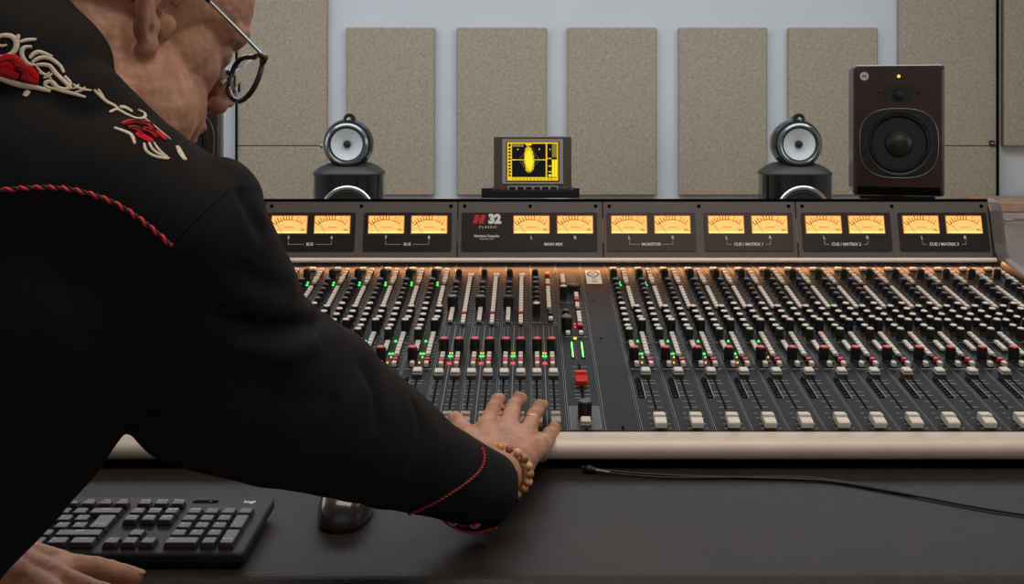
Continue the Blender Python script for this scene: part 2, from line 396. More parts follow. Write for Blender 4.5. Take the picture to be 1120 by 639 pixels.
# armrest: flat top, rolled nose
ar = [(1.3705, .8130), (1.366, .8128)]
for k in range(0, 15):
    a = PI/2+PI*.5*k/14; ar.append((1.366+.024*math.cos(a), .7965+.0162*math.sin(a)))
for k in range(1, 7):
    a = PI+PI*.5*k/6; ar.append((1.350+.008*math.cos(a), .7930+.0075*math.sin(a)))
ar += [(1.3705, .7855)]
MB().loft([[(x, y, z) for y, z in ar] for x in (XE_L-.03, XE_R+.03)], M_arm, smooth=True).build('armrest', con)

# knobs, buttons, lights: one mesh per kind
def knob(body, cap, r=.0058, h=.013, rc=.0046, pointer=None):
    mb = MB()
    mb.lathe([(r*1.12, 0), (r*1.12, .0015), (r*.98, .002), (r*.92, h-.001), (r*.86, h), (rc, h)], body, n=18)
    mb.lathe([(rc, h-.0004), (rc, h+.0006), (rc*.85, h+.001)], cap, n=18)
    for k in range(9):                                                         # grip ribs
        a = 2*PI*k/9; mb.box(-.0006, .0006, r*.88, r*1.02, .002, h-.0015, body, RZ(a))
    if pointer: mb.box(-.0004, .0004, 0, rc*.95, h+.0009, h+.0013, pointer)
    return mb.mesh('knob')
K_white = knob(M_black, M_cap, rc=.0051)
K_dark = knob(M_black, M_black, r=.0055, h=.011, pointer=M_print)
K_blue = knob(M_black, M_bluecap, r=.0056, h=.014)
K_green = knob(M_greenk, M_cap, r=.0062, h=.018, rc=.005)
K_grtop = knob(M_greenk, M_black, r=.0062, h=.016, rc=.005)
K_tall = knob(M_black, M_cap, r=.0065, h=.021, rc=.0052)
K_red = knob(M_black, M_redcap, r=.0072, h=.0205, rc=.0054, pointer=None)
K_flat = knob(M_black, M_black, r=.0115, h=.010, rc=.009, pointer=M_print)
K_big = knob(M_black, M_black, r=.0088, h=.022, rc=.0074)
def button(m, w=.0068, d=.0105, h=.006):
    mb = MB(); mb.box(-w/2-.0006, w/2+.0006, -d/2-.0006, d/2+.0006, 0, .0012, M_gap); mb.box(-w/2, w/2, -d/2, d/2, .0012, h, m, ch=.0007); return mb.mesh('button')
B_white = button(M_cap); B_black = button(M_black, .006, .008); B_red = button(M_redcap, .0075, .009)
B_small = button(M_cap, .0062, .009, .008); B_wide = button(M_cap, .0085, .014); B_redmini = button(M_redcap, .0075, .0055, .0075)
B_tab = button(M_cap, .0115, .009)
SQ = MB(); SQ.box(-.0072, .0072, -.009, .0075, 0, .0045, M_edge, ch=.001); SQ.box(-.0062, .0062, -.0068, .0065, .0045, .0085, M_cap, ch=.0012); SQ = SQ.mesh('square_button')
def led(m, r=.0017): return MB().lathe([(r, 0), (r, .0012), (r*.6, .0022), (0, .0026)], m, n=12).mesh('light')
L_g = led(M_led_g, .0018); L_gd = led(M_led_gd); L_r = led(M_led_r, .0015); L_o = led(M_led_o, .0012)
def fadercap(m, w=.0148, l=.027, h=.0125):
    """ivory fader cap: sloping front and back halves meeting in a grooved finger dip"""
    mb = MB(); prof = [(-l/2, .001), (-l/2, .0075), (-l/2+.0015, .0090), (-.0012, h*.80), (-.0004, h*.5), (.0004, h*.5), (.0016, h*.95), (.004, h), (l/2-.001, h*.86), (l/2, h*.75), (l/2, .001)]
    mb.loft([[(x, y, z) for y, z in (prof if abs(x) < w/2-.0001 else [(y*.97, max(.001, z*.93)) for y, z in prof])] for x in (-w/2, -w/2+.0012, w/2-.0012, w/2)], m)
    mb.box(-w/2+.0005, w/2-.0005, -.0006, .0006, h*.5, h*.57, M_gap); mb.box(-.002, .002, -.004, .004, -.006, .001, M_black)
    return mb.mesh('fader_cap')
FC = fadercap(M_fader); FK = fadercap(M_khaki, .0125, .026); FR = fadercap(M_redcap, .0155, .026, .015)

PARTS = []                                            # (name, mesh, strip object, strip matrix, u, t, label)
def put(name, mesh, so, sm_, u, t, h=0, rz=0, label=None): PARTS.append((name, mesh, so, sm_ @ T(u, t, h) @ RZ(rz), label))

def tick(mb, u0, u1, t, w=.0007, m=None): mb.rect(u0, u1, t-w/2, t+w/2, .0004, m or M_print)
def vline(mb, u, t0, t1, w=.0006, m=None): mb.rect(u-w/2, u+w/2, t0, t1, .0004, m or M_print)
def plate(mb, w=P, t0=.0, t1=.6985):
    mb.box(.0008, w-.0008, t0+.001, t1, -.008, 0, M_strip)
    vline(mb, .0011, t0+.001, t1, .0007, M_edge); vline(mb, w-.0011, t0+.001, t1, .0005, M_edge)
    mb.lathe([(.0019, 0), (.0019, .0006), (0, .0006)], M_gap, T(w/2, .0055, 0), n=10)
    tick(mb, w*.3, w*.7, t1-.006, .001, M_edge)

LK = [(.441, K_white), (.415, K_white), (.389, K_white), (.363, K_white), (.339, K_white), (.311, K_green)]
def channel(x0, lit_top, lit_low, i):
    sm_ = PL @ T(x0, 0, 0); mb = MB(); plate(mb)
    # printed scales and lines
    for t, _ in LK:
        for d in (-.006, 0, .006): tick(mb, .0035, .0055, t+d); tick(mb, .0185, .0205, t+d)
    for t in (.428, .403, .377, .345):
        for d in (-.006, .001, .007): tick(mb, .0262, .028, t+d); tick(mb, .0425, .0442, t+d)
    for k in range(15): tick(mb, .0375, .0425, .647-k*.0135)
    for k in range(7): tick(mb, .0385, .043, .322-k*.0135)
    for t in (.612, .590, .566, .545, .524, .498, .473):
        tick(mb, .0035, .0058, t+.004); tick(mb, .0035, .0052, t-.003)
    vline(mb, .0235, .665, .6625); tick(mb, .0142, .0318, .664)                       # bracket at the head
    tick(mb, .004, .042, .2985); tick(mb, .004, .042, .1965, .001); tick(mb, .019, .0268, .225); 
    mb.rect(.0236, .0258, .064, .165, .0006, M_gap)                                   # fader slot
    mb.rect(.006, .0142, .098, .162, .0004, M_gap); vline(mb, .0152, .098, .160)
    for k in range(7): tick(mb, .0078, .0122, .105+k*.0085, .0010, M_edge)
    for t in (.156, .146, .118, .107, .088, .070):
        tick(mb, .0165, .0228, t); tick(mb, .0268, .034, t)
    for t in (.052, .038, .02, .008): tick(mb, .0125, .0165, t); tick(mb, .0345, .038, t)
    for u, t in ((.011, .1665), (.0246, .172)): mb.lathe([(.0017, 0), (.0017, .0006), (0, .0006)], M_gap, T(u, t, 0), n=10)
    s = mb.build('channel_strip', con, sm_)
    a = (s, sm_)
    put('push_button', B_tab, *a, .0142, .656); put('rotary_knob', K_grtop, *a, .012, .612, rz=random.uniform(-2, 2))
    put('rotary_knob', K_blue, *a, .012, .566)
    for t in (.545, .522, .498, .473): put('rotary_knob', K_dark, *a, .0122, t, rz=random.uniform(-2.2, 2.2))
    for t, m in LK: put('rotary_knob', m, *a, .0121, t, rz=random.uniform(-1.2, 1.2))
    for t in (.428, .403, .377): put('rotary_knob', K_white, *a, .0353, t, rz=random.uniform(-1.2, 1.2))
    put('rotary_knob', K_tall, *a, .0348, .343)
    for k in range(5): put('push_button', B_wide if k == 3 else B_white, *a, .0318, .650-k*.0175)
    put('push_button', B_black, *a, .0318, .562)
    for k in range(8): put('push_button', B_white, *a, .0318, .547-k*.0137)
    for k in range(7): put('push_button', B_white, *a, .0335-.0001*k, .3255-k*.0131)
    for t in (.290, .278, .266): put('push_button', B_white, *a, .0136, t)
    put('push_button', B_black, *a, .0328, .234); put('push_button', B_redmini, *a, .0338, .2205, label='red push button')
    put('push_button', B_small, *a, .0338, .2055); put('push_button', B_small, *a, .0136, .2055)
    put('level_knob', K_red, *a, .0118, .2300, rz=random.uniform(-1, 1))
    put('square_button', SQ, *a, .0236, .1795); put('fader_cap', FC, *a, .0247, .0205)
    if lit_top: put('indicator_light', L_g, *a, .0195, .583); put('indicator_light', L_g, *a, .0205, .570)
    put('indicator_light', L_g if lit_low else L_gd, *a, .0245, .303)
    for u in (.0215, .0258): put('indicator_light', L_g if (lit_low and i < 4) else L_gd, *a, u, .2525)
    put('indicator_light', L_o if lit_low else L_gd, *a, .0252, .239); put('indicator_light', L_o if i < 4 else L_gd, *a, .0225, .2185)
    return s
for i in range(16): channel(XS+i*P, i < 2, i < 5, i)
for i in range(8): channel(XS-6*P-(i+1)*P, True, True, 2)

def group_strip(x0, i):
    sm_ = PL @ T(x0, 0, 0); mb = MB(); plate(mb)
    tick(mb, .003, .043, .3825, .0011, M_edge); mb.lathe([(.0016, 0), (.0016, .0006), (0, .0006)], M_gap, T(.0215, .379, 0), n=10)
    tick(mb, .003, .0165, .386)
    vline(mb, .0200, .005, .372, .0009, M_edge)
    for u in (.0076, .0308):
        for d in (-.0028, .0028): vline(mb, u+d, .30, .368, .0006, M_edge)
        mb.rect(u-.0011, u+.0011, .064, .161, .0006, M_gap)
        for t in (.154, .146, .122, .111, .094, .078, .066):
            tick(mb, u-.0065, u-.002, t); tick(mb, u+.002, u+.0065, t)
    for k in range(19): tick(mb, .0362, .0425, .60-k*.0126, .0006)
    for t in (.549, .532, .505, .478, .455): tick(mb, .0015, .0032, t+.004); tick(mb, .0152, .0175, t+.004)
    for k in range(4): tick(mb, .0135, .0265, .245-k*.011, .0006)
    s = mb.build('group_strip', con, sm_); a = (s, sm_)
    put('rotary_knob', K_dark, *a, .009, .625)
    put('rotary_knob', K_blue, *a, .0092, .549)
    if i == 3: put('rotary_knob', K_blue, *a, .0092, .573)
    for t in (.528, .503, .478): put('rotary_knob', K_dark, *a, .0092, t, rz=random.uniform(-2, 2))
    if i < 3:
        put('rotary_knob', K_big, *a, .0094, .450)
        for k in range(5): put('push_button', B_white, *a, .0096, .442-.0-.0125*k-.004)
        put('push_button', button(M_cap, .010, .013), *a, .0308, .618)
        for k in range(18):
            put('push_button', B_redmini if k == 14 else B_white, *a, .0302, .600-k*.0131, label='red push button' if k == 14 else None)
    else:
        put('rotary_knob', K_tall, *a, .0094, .418); put('rotary_knob', K_dark, *a, .0092, .455)
        for k in range(14):
            t = .628-k*.0137
            if k == 2: continue
            put('push_button', B_redmini if k in (1, 5) else B_white, *a, .0305, t, label='red push button' if k in (1, 5) else None)
        put('push_button', B_black, *a, .0322, .428); put('push_button', B_black, *a, .0322, .416); put('push_button', B_white, *a, .0322, .394)
    for u in (.0089, .0309):
        put('level_knob', K_red, *a, u, .2640, rz=random.uniform(-1, 1))
        for t in (.240, .2285): put('push_button', B_small, *a, u, t)
        put('push_button', B_redmini, *a, u, .2165, label='red push button'); put('push_button', B_small, *a, u, .204)
    for u in (.0081, .0313): put('square_button', SQ, *a, u, .1755)
    for u in (.0076, .0308): put('fader_cap', FK, *a, u, .0235, label='khaki fader cap')
    for u in (.0182, .0218): put('indicator_light', L_g, *a, u, .2425); put('indicator_light', L_r, *a, u, .2163); put('indicator_light', L_o, *a, u, .2545)
for i in range(4): group_strip(XS-6*P+i*P, i)

# master strip
sm_ = PL @ T(XS-2*P, 0, 0); mb = MB(); plate(mb)
for k in range(6): tick(mb, .020, .036, .628-k*.0095, .0008)
tick(mb, .003, .043, .4794, .0008); tick(mb, .024, .040, .4385, .0008); tick(mb, .006, .041, .3215, .001)
for t in (.49, .505, .52): tick(mb, .0025, .005, t); tick(mb, .0155, .018, t)
for k in range(9): tick(mb, .036, .041, .47-k*.016)
for k in range(7): tick(mb, .019, .0215, .29-k*.009)
mb.rect(.0218, .0244, .098, .214, .0006, M_gap)
for t in (.205, .19, .17, .152, .137, .122, .109, .098): tick(mb, .0125, .0195, t, .0008); tick(mb, .0265, .0335, t, .0008)
mb.rect(.0035, .0425, .004, .073, .0003, M_edge); mb.rect(.0042, .0418, .0047, .0723, .00035, mat('lighter_plate_paint', (.030, .031, .034), .45))
tick(mb, .015, .030, .0125, .0012, M_cap)
mb.rect(.0135, .0180, .234, .302, .0005, M_gap); mb.rect(.0282, .0330, .234, .302, .0005, M_gap)
ms = mb.build('master_strip', con, sm_); a = (ms, sm_)
for k in range(4): put('push_button', B_white, *a, .0118, .617-k*.0125)
put('rotary_knob', K_flat, *a, .0290, .545); put('rotary_knob', K_tall, *a, .0100, .505)
put('push_button', B_white, *a, .0320, .514); put('push_button', B_white, *a, .0320, .502); put('push_button', B_red, *a, .0316, .486, label='red push button')
put('push_button', B_white, *a, .0316, .4630); put('push_button', B_white, *a, .0316, .452); put('push_button', B_black, *a, .0315, .4375)
for k in range(4): put('push_button', B_white, *a, .0320, .4200-k*.0125)
put('push_button', B_red, *a, .0318, .3638, label='red push button')
for t in (.412, .390): put('rotary_knob', K_dark, *a, .0108, t)
put('rotary_knob', K_big, *a, .0100, .352)
for t in (.331,): put('push_button', B_white, *a, .0117, t); put('push_button', B_white, *a, .0317, t)
for t in (.377, .363): put('indicator_light', L_r, *a, .0238, t)
put('indicator_light', led(mat('yellow_green_led', (.3, .4, 0), .4, emit=(.7, 1, .05), strength=1.6), .0024), *a, .0217, .3145)
bar = MB().box(-.0011, .0011, 0, .058, 0, .0016, mat('green_meter_light', (.05, .4, .05), .4, emit=(.1, 1.0, .14), strength=3.2), ch=.0005).mesh('meter_bar')
put('level_meter', bar, *a, .0157, .239, .0006); put('level_meter', bar, *a, .0306, .239, .0006)
put('fader_cap', FR, *a, .0231, .150, label='red master fader cap')
put('rotary_knob', K_big, *a, .0225, .040); put('square_button', SQ, *a, .0226, .0195)

# blank plate with paper label
sm_ = PL @ T(XS-P, 0, 0); mb = MB(); plate(mb)
for t in (.4937, .3153, .012): mb.lathe([(.002, 0), (.002, .0006), (0, .0006)], M_gap, T(.0155 if t > .1 else .023, t, 0), n=10)
bl = mb.build('blank_plate', con, sm_)
lb = MB(sm_); paper = mat('paper_label', (.62, .58, .55), .7)
lb.box(.0085, .0355, .578, .656, .0001, .0006, paper)
lb.tube([(.022+.0105*math.cos(a_*PI/12), .634+.017*math.sin(a_*PI/12), .0007) for a_ in range(24)], .0006, M_gap, n=4, closed=True)
for dx, r_ in ((-.005, .004), (.005, .004)):
    lb.tube([(.022+dx+r_*math.cos(a_*PI/6), .634+.009*math.sin(a_*PI/6), .0007) for a_ in range(12)], .0005, M_gap, n=4, closed=True)
for k, t in enumerate((.611, .602, .593, .586)): lb.rect(.0175, .0265, t, t+.002, .0008, M_gap)
lb.build('paper_label', con)

# place the parts: the hundred of a kind that show largest are parts, the rest one mass
def px_of(p): return CX+p.x/p.y*F, CY-(p.z-CAMZ)/p.y*F
byname = {}
for it in PARTS: byname.setdefault(it[0], []).append(it)
for name, items in byname.items():
    def score(it):
        p = it[3].translation; x, y = px_of(p)
        vis = 1 if (-5 < x < 1125 and not (x < 470 and y > 290+(x-318)*1.12)) else 0
        return (-vis, p.y)
    items.sort(key=score)
    for nm, me, so, mw, label in items[:100]:
        o = link(name, me, so, mw)
        if label: o['label'] = label
    if items[100:]:
        mb = MB()
        for nm, me, so, mw, label in items[100:]:
            k = len(mb.v); mb.v += [tuple(mw @ v.co) for v in me.vertices]
            mi = [mb.mi(m) for m in me.materials]
            for p in me.polygons: mb.f.append([k+j for j in p.vertices]); mb.m.append(mi[p.material_index]); mb.sm.append(p.use_smooth)
        o = mb.build({'rotary_knob': 'rear_rotary_knobs', 'push_button': 'rear_push_buttons', 'indicator_light': 'rear_indicator_lights'}[name], con)
        o['kind'] = 'stuff'

# meter bridge: face leaning slightly back
FLEAN = math.atan(.03/.1078)
FM = T(0, 2.07, .932) @ RX(PI/2-FLEAN)                # x across, y up the face, z out towards the viewer
FH = .1117
br = MB(); 
SEG = [XE_L, XS-6*P-8*P, XS-6*P, XS, XS+8*P, XE_R]
for a_, b_ in zip(SEG[:-1], SEG[1:]):
    br.box(a_+.0006, b_-.0006, 0, FH, -.004, .003, M_bridge, FM, ch=.001)
    for x in (a_+.013, (a_+b_)/2, b_-.013):
        br.lathe([(.0036, .003), (.0036, .0036), (.0024, .0042), (0, .0042)], M_gap, FM @ T(x, FH-.012, 0), n=12)
    br.box(a_, b_, FH-.0035, FH+.002, -.02, .0035, M_gap, FM)
br.build('meter_bridge', con)
area('added_amber_glow', (.0, 2.040, .9290), (math.radians(-62), 0, 0), 1.75, .008, 1.0, (1.0, .42, .16))  # unseen amber light, added to warm the upper ends of the strips
MB().tube([(XE_L, 2.060, .9300), (XE_R+.004, 2.060, .9300)], .0052, M_rail, n=14).build('light_rail', con)
for x in (XS-6*P-.0001, XS+8*P-.0001, XS-.0001):
    MB(FM).box(x-.0008, x+.0008, .03, .075, .003, .0036, M_copper).build('hinge', con)

def meter():
    mb = MB(); w, h = .0330, .0162
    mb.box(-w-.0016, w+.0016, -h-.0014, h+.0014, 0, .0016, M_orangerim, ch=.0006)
    mb.rect(-w, w, -h, h, .0018, M_dial)
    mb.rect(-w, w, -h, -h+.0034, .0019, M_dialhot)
    for k in range(11):                                                # scale ticks on an arc
        a_ = math.radians(136-k*7.6) if k < 8 else math.radians(136-k*8.6); R = .0330; cy = -.0235
        x, y = R*math.cos(a_)*1.12, cy+R*math.sin(a_); d = Vector((math.cos(a_), math.sin(a_), 0)); n_ = Vector((-d.y, d.x, 0))
        L_ = .0070 if k % 2 else .0090; ww = .00075
        b0 = Vector((x, y, .002)); pts = [b0-n_*ww, b0+n_*ww, b0+d*L_+n_*ww, b0+d*L_-n_*ww]
        mb.add([tuple(p) for p in pts], [(3, 2, 1, 0)], M_dialprint if k < 8 else M_dialred)
    arc = [(.0330*1.12*math.cos(math.radians(136-k*4.6)), -.0235+.0330*math.sin(math.radians(136-k*4.6))) for k in range(21)]
    for k in range(20):
        (x0, y0), (x1, y1) = arc[k], arc[k+1]; w_ = .0006 if k < 14 else .0011
        mb.add([(x0, y0-w_, .002), (x1, y1-w_, .002), (x1, y1+w_, .002), (x0, y0+w_, .002)], [(0, 1, 2, 3)], M_dialprint if k < 14 else M_dialred)
    mb.box(-.009, .010, -.0057, -.0045, .0019, .0021, M_dialred)
    mb.add([(-.026, .004, .0022), (-.0253, .0045, .0022), (-.012, -.0155, .0022), (-.0128, -.0157, .0022)], [(0, 3, 2, 1)], M_dialprint)     # resting needle
    mb.text('VU', .0062, M_dialprint, T(.0262, -.0105, .0021), bold=.0002)
    mb.text('-', .006, M_dialprint, T(-.0285, .0085, .0021)); mb.text('+', .006, M_dialred, T(.0285, .0085, .0021))
    return mb.mesh('vu_meter')
MTR = meter()
def bx(px): return (px-CX)*2.082/F
def meter_panel(x0, x1, mx_, txt, l, r, dark, main=False):
    X0, X1 = bx(x0), bx(x1)
    p = MB(FM).loft([[(x, y, z) for x, y in rrect(X0, X1, .0138, .0868, .003)] for z in (.003, .0055)], M_brdark if dark else M_brown_sheen).build('meter_panel', con)
    for m_ in mx_:
        link('vu_meter', MTR, p, FM @ T(bx(m_), .0635, .0055))
    t = MB(FM); a_, b_ = bx(mx_[0]), bx(mx_[1]); c_ = (a_+b_)/2; z = .0058
    mm = M_print if not main else M_white
    t.text(l, .0085, M_white, T(a_+.0, .0390, z), bold=.0002); t.text(r, .0085, M_white, T(b_, .0390, z), bold=.0002)
    hw = min(len(txt)*.0026+.003, .0325)
    lm = M_print if not main else M_brown_sheen
    t.rect(a_-.0004, a_+.0004, .0262, .0335, z, lm); t.rect(b_-.0004, b_+.0004, .0262, .0335, z, lm)
    t.rect(a_, c_-hw, .0258, .0266, z, lm); t.rect(c_+hw, b_, .0258, .0266, z, lm)
    t.text(txt, .0078, M_white, T(c_, .0262, z), bold=.0002)
    if main:
        for k in (0, 1):                                                # slanted red emblem
            x = bx(520.5)+k*.0112
            t.prism([(x-.0060, .0655), (x+.0025, .0655), (x+.0070, .0820), (x-.0015, .0820)], .0055, .0062, M_redpr)
        t.rect(bx(520.5)-.002, bx(520.5)+.0150, .0715, .0755, .0063, M_redpr)
        for k in range(3): t.rect(bx(518), bx(529.5), .0685+k*.0045, .0690+k*.0045, .0064, M_brdark)
        t.text('32', .0235, M_white, T(bx(541), .0738, z), bold=.0016)
        t.text('C L A S S I C', .0062, M_white, T(bx(533.5), .0588, z), bold=.0001)
        t.text('Harrison Consoles', .0062, M_white, T(bx(532.5), .0420, z), bold=.0002)
        t.text('Nashville, USA', .0045, M_print, T(bx(532.5), .0365, z), bold=.0001)
    for d in (-.3, .3): t.lathe([(.0014, .0055), (.0014, .0062), (0, .0062)], M_gap, T(c_+d*(b_-a_), .0182, 0), n=8)
    t.build('lettering', p)
meter_panel(291.5, 388.5, (316.5, 363.5), 'BUS', '5', '6', True)
meter_panel(397.8, 494, (422.5, 469.5), 'BUS', '7', '8', True)
meter_panel(505, 653, (581.3, 628.9), 'MAIN MIX', 'L', 'R', True, main=True)
meter_panel(664, 760.6, (688, 735.3), 'MONITOR', 'L', 'R', False)
meter_panel(770.3, 867, (794, 841.5), 'CUE / MATRIX 1', 'L', 'R', False)
meter_panel(877, 974, (900.5, 947.5), 'CUE / MATRIX 2', 'L', 'R', True)
meter_panel(982.8, 1080, (1007, 1054), 'CUE / MATRIX 3', 'L', 'R', True)

# ------------------------------------------------------------------ little display on the bridge
bs = MB(); z0 = 1.0435
bs.box(-.0895, .1010, 2.125, 2.215, z0-.002, 1.0572, M_black, ch=.001).box(-.0895, -.0672, 2.125, 2.215, 1.0572, 1.0605, M_black).box(.0882, .1010, 2.125, 2.215, 1.0572, 1.0605, M_black)
tag(bs.build('stand_block'), 'flat black block on top of the console carrying the small display', 'stand')
S = 2.14/F
def dx(px): return (px-CX)*S
def dz(py): return CAMZ-(py-CY)*S
mon = empty('audio_display', (dx(583), 2.17, 1.0574)); tag(mon, 'small grey metering display with yellow screen on top of the console', 'display')
DM = T(0, 2.14, 0) @ RX(PI/2)      # x across, y up, z towards the viewer
def dpt(zx, zy): return dx(525+zx/7.79), dz(140+zy/7.79)
def drect(mb, x0, x1, y0, y1, z, m):
    a_, b_ = dpt(x0, y0), dpt(x1, y1); mb.rect(a_[0], b_[0], b_[1], a_[1], z, m)
a_, b_ = dpt(118, 76), dpt(780, 534)
MB(DM).loft([[(x, y, z) for x, y in rrect(a_[0]+i, b_[0]-i, max(b_[1], 1.0574)+i, a_[1]-i, .0025)] for z, i in ((-.05, .002), (-.048, 0), (-.001, 0), (0, .001))], M_mongrey).build('housing', mon)
bz = MB(DM); a_, b_ = dpt(190, 95), dpt(708, 476); c_, d_ = dpt(222, 116), dpt(675, 458)
for x0, x1, y0, y1 in ((a_[0], b_[0], c_[1], a_[1]), (a_[0], b_[0], b_[1], d_[1]), (a_[0], c_[0], d_[1], c_[1]), (d_[0], b_[0], d_[1], c_[1])):
    bz.box(x0, x1, y0, y1, 0, .0018, M_beige)
bz.build('bezel', mon)
sc_ = MB(DM); drect(sc_, 222, 675, 116, 458, .0003, M_screen)
for r_ in ((232, 666, 122, 134), (232, 666, 424, 448), (232, 243, 122, 448), (262, 272, 122, 448), (560, 572, 122, 448), (655, 665, 122, 448), (272, 560, 268, 275), (572, 610, 256, 264), (272, 560, 130, 134), (272, 560, 419, 424)): drect(sc_, *r_, .0005, M_yel)
drect(sc_, 276, 372, 137, 160, .0006, M_yel3); drect(sc_, 390, 438, 137, 149, .0006, M_yel2)
drect(sc_, 613, 634, 270, 418, .0006, M_yel2); drect(sc_, 637, 655, 270, 418, .0006, M_yel2); drect(sc_, 613, 655, 134, 250, .0006, M_yel3)
for yy in (320, 368, 395): drect(sc_, 584, 608, yy, yy+10, .0006, M_yel)
drect(sc_, 584, 608, 398, 416, .0006, M_yel2)
for k in range(10): drect(sc_, 243, 262, 160+k*28, 172+k*28, .0006, M_yel)
for k in range(12): drect(sc_, 280+k*30, 284+k*30, 428, 444, .0006, M_screen)
for zx, zy in ((322, 183), (505, 181), (597, 183), (290, 273), (545, 271)):
    c_ = dpt(zx, zy); sc_.lathe([(.0012, .0006), (0, .0007)], M_yel2, T(c_[0], c_[1], 0), n=10)
c_ = dpt(418, 270); blob = []
for k in range(40):
    a_ = 2*PI*k/40; rr = 1+random.uniform(-.10, .08); blob.append((c_[0]+(.0100*math.cos(a_)-.0012*math.sin(a_))*rr, c_[1]+.0258*math.sin(a_)*rr))
sc_.poly(blob, .0007, M_yel); 
sc_.poly([(c_[0]+(.0066*math.cos(2*PI*k/30)-.001*math.sin(2*PI*k/30)), c_[1]-.001+.0195*math.sin(2*PI*k/30)) for k in range(30)], .0009, M_yel2)
for k in range(26):                                                     # stray scope traces
    a_ = random.uniform(0, 2*PI); e_ = random.uniform(.75, 1.35)
    p0 = Vector((c_[0]+.0105*math.cos(a_)*e_, c_[1]+.0235*math.sin(a_)*min(e_, 1.15), .0008)); a2 = a_+random.uniform(.2, .7)
    p1 = Vector((c_[0]+.0105*math.cos(a2)*e_, c_[1]+.0235*math.sin(a2)*min(e_, 1.15), .0008)); sc_.tube([p0, p1], .00025, M_yel3, n=4)
dm = [dpt(418, 165), dpt(510, 272), dpt(418, 372), dpt(330, 272)]
for k in range(4):
    sc_.tube([(*dm[k], .0006), (*dm[(k+1) % 4], .0006)], .0003, M_yel3, n=4)
sc_.build('screen', mon)
bt = MB(DM); a_, b_ = dpt(235, 492), dpt(665, 534); bt.box(a_[0], b_[0], b_[1], a_[1], 0, .0012, M_beige); bt.build('button_strip', mon)
for k in range(6):
    a_, b_ = dpt(249+k*70.5, 500), dpt(301+k*70.5, 529); MB(DM).box(a_[0], b_[0], b_[1], a_[1], .0012, .0035, M_black, ch=.0006).build('button', mon)
lt = MB(DM); c_ = dpt(188, 520); lt.text('RTW', .0042, M_redpr, T(c_[0], c_[1], .0006), bold=.0002); lt.build('lettering', mon)
lt = MB(DM); c_ = dpt(722, 508); lt.text('TouchMonitor', .0024, M_print, T(c_[0], c_[1], .0006)); lt.build('lettering', mon)

# ------------------------------------------------------------------ round-headed floor speakers
def floor_speaker(px, label, yaw):
    Y = 6.15; X = (px-CX)*6.3/F
    r = empty('floor_speaker', (X, 6.3, 0), yaw); tag(r, label, 'speaker', 'black floor speakers with round heads')
    M0 = WORLD[r.name]; k = 6.3/F
    hz = CAMZ-(157-CY)*k
    cab = MB(M0); zt_ = CAMZ-(190-CY)*k
    def plan(s=1.0):
        pts = []
        for i in range(33):
            a = -PI*i/32; pts.append((.2*s*math.copysign(abs(math.cos(a))**.62, math.cos(a)), -.02+.17*s*math.copysign(abs(math.sin(a))**.62, math.sin(a))))
        for i in range(1, 12):
            a = PI-PI*i/12; pts.append((.2*s*math.cos(a)**1, -.02+.30*s*math.sin(a)))
        return list(reversed(pts))
    cab.loft([[(x, y, .06) for x, y in plan()], [(x, y, zt_) for x, y in plan()]], M_gloss, smooth=False)
    cab.build('cabinet', r)
    tp = MB(M0)
    rings = []
    for s, dzz in ((1.0, 0), (1.01, .004), (1.0, .012), (.93, .024), (.8, .045), (.6, .062), (.3, .072)):
        rings.append([(x, y, zt_+dzz) for x, y in plan(s)])
    tp.loft(rings, M_darkmet, smooth=True); tp.build('cabinet_top', r)
    MB(M0).box(-.22, .22, -.2, .3, 0, .06, M_black, ch=.01).build('plinth', r)
    # turbine head: round face tapering backwards
    hd = MB(M0 @ T(0, 0, hz) @ RX(PI/2))     # local z towards the viewer
    R = .143
    hd.lathe([(0, -.30), (.03, -.27), (.07, -.20), (.11, -.11), (.135, -.02), (R, .05), (.142, .09), (.132, .125), (.116, .148)], M_gloss, n=40, cap=False)
    hd.lathe([(.122, .143), (.118, .152), (.108, .158), (.100, .156), (.096, .150)], M_ring, n=40, cap=False)
    hd.lathe([(.096, .150), (.088, .148)], M_rubber, n=40, cap=False)
    hd.build('driver_head', r)
    cn = MB(M0 @ T(0, 0, hz) @ RX(PI/2)); cn.lathe([(.089, .1485), (.06, .138), (.019, .126)], M_cone, n=40, cap=False)
    cn.lathe([(.021, .120), (.021, .136), (.012, .150), (0, .153)], M_rubber, n=24); cn.build('midrange_cone', r)
    tw = MB(M0 @ T(.008, -.03, CAMZ-(130.5-CY)*k) @ RX(PI/2))
    tw.lathe([(0, -.20), (.012, -.16), (.024, -.08), (.032, 0), (.036, .05), (.034, .075), (.025, .088)], M_gloss, n=28, cap=False)
    tw.lathe([(.026, .084), (.014, .080)], M_darkmet, n=24); tw.lathe([(.014, .078), (.012, .086), (0, .091)], M_silver, n=20); tw.build('tweeter_pod', r)
    nk = MB(M0); nk.lathe([(.075, zt_+.04), (.06, hz-.12)], M_gloss, T(0, .02, 0), n=24); nk.build('neck', r)
    if px < CX: MB(M0 @ T(-.13, .03, hz-.015) @ RY(-PI/2)).lathe([(.012, 0), (.012, .02), (.007, .022), (.007, .035), (.013, .036), (.013, .045)], M_steel, n=14).build('locking_bolt', r)
    bw = MB(M0 @ T(.01, -.186, zt_-.205) @ RX(PI/2))
    bw.lathe([(.150, -.01), (.150, .012), (.143, .018), (.130, .018), (.126, .012)], [M_silver, M_silver, M_silver, M_steel], n=44, cap=False)
    bw.lathe([(.126, .012), (.115, .016), (.104, .008), (.05, -.004), (0, .004)], [M_rubber, M_rubber, M_darkmet, M_darkmet], n=44); bw.build('woofer', r)
    return r
floor_speaker(383, 'left black floor speaker with round head and silver driver, behind the console', .03)
floor_speaker(868, 'right black floor speaker with round head, beside the mahogany speaker', -.02)

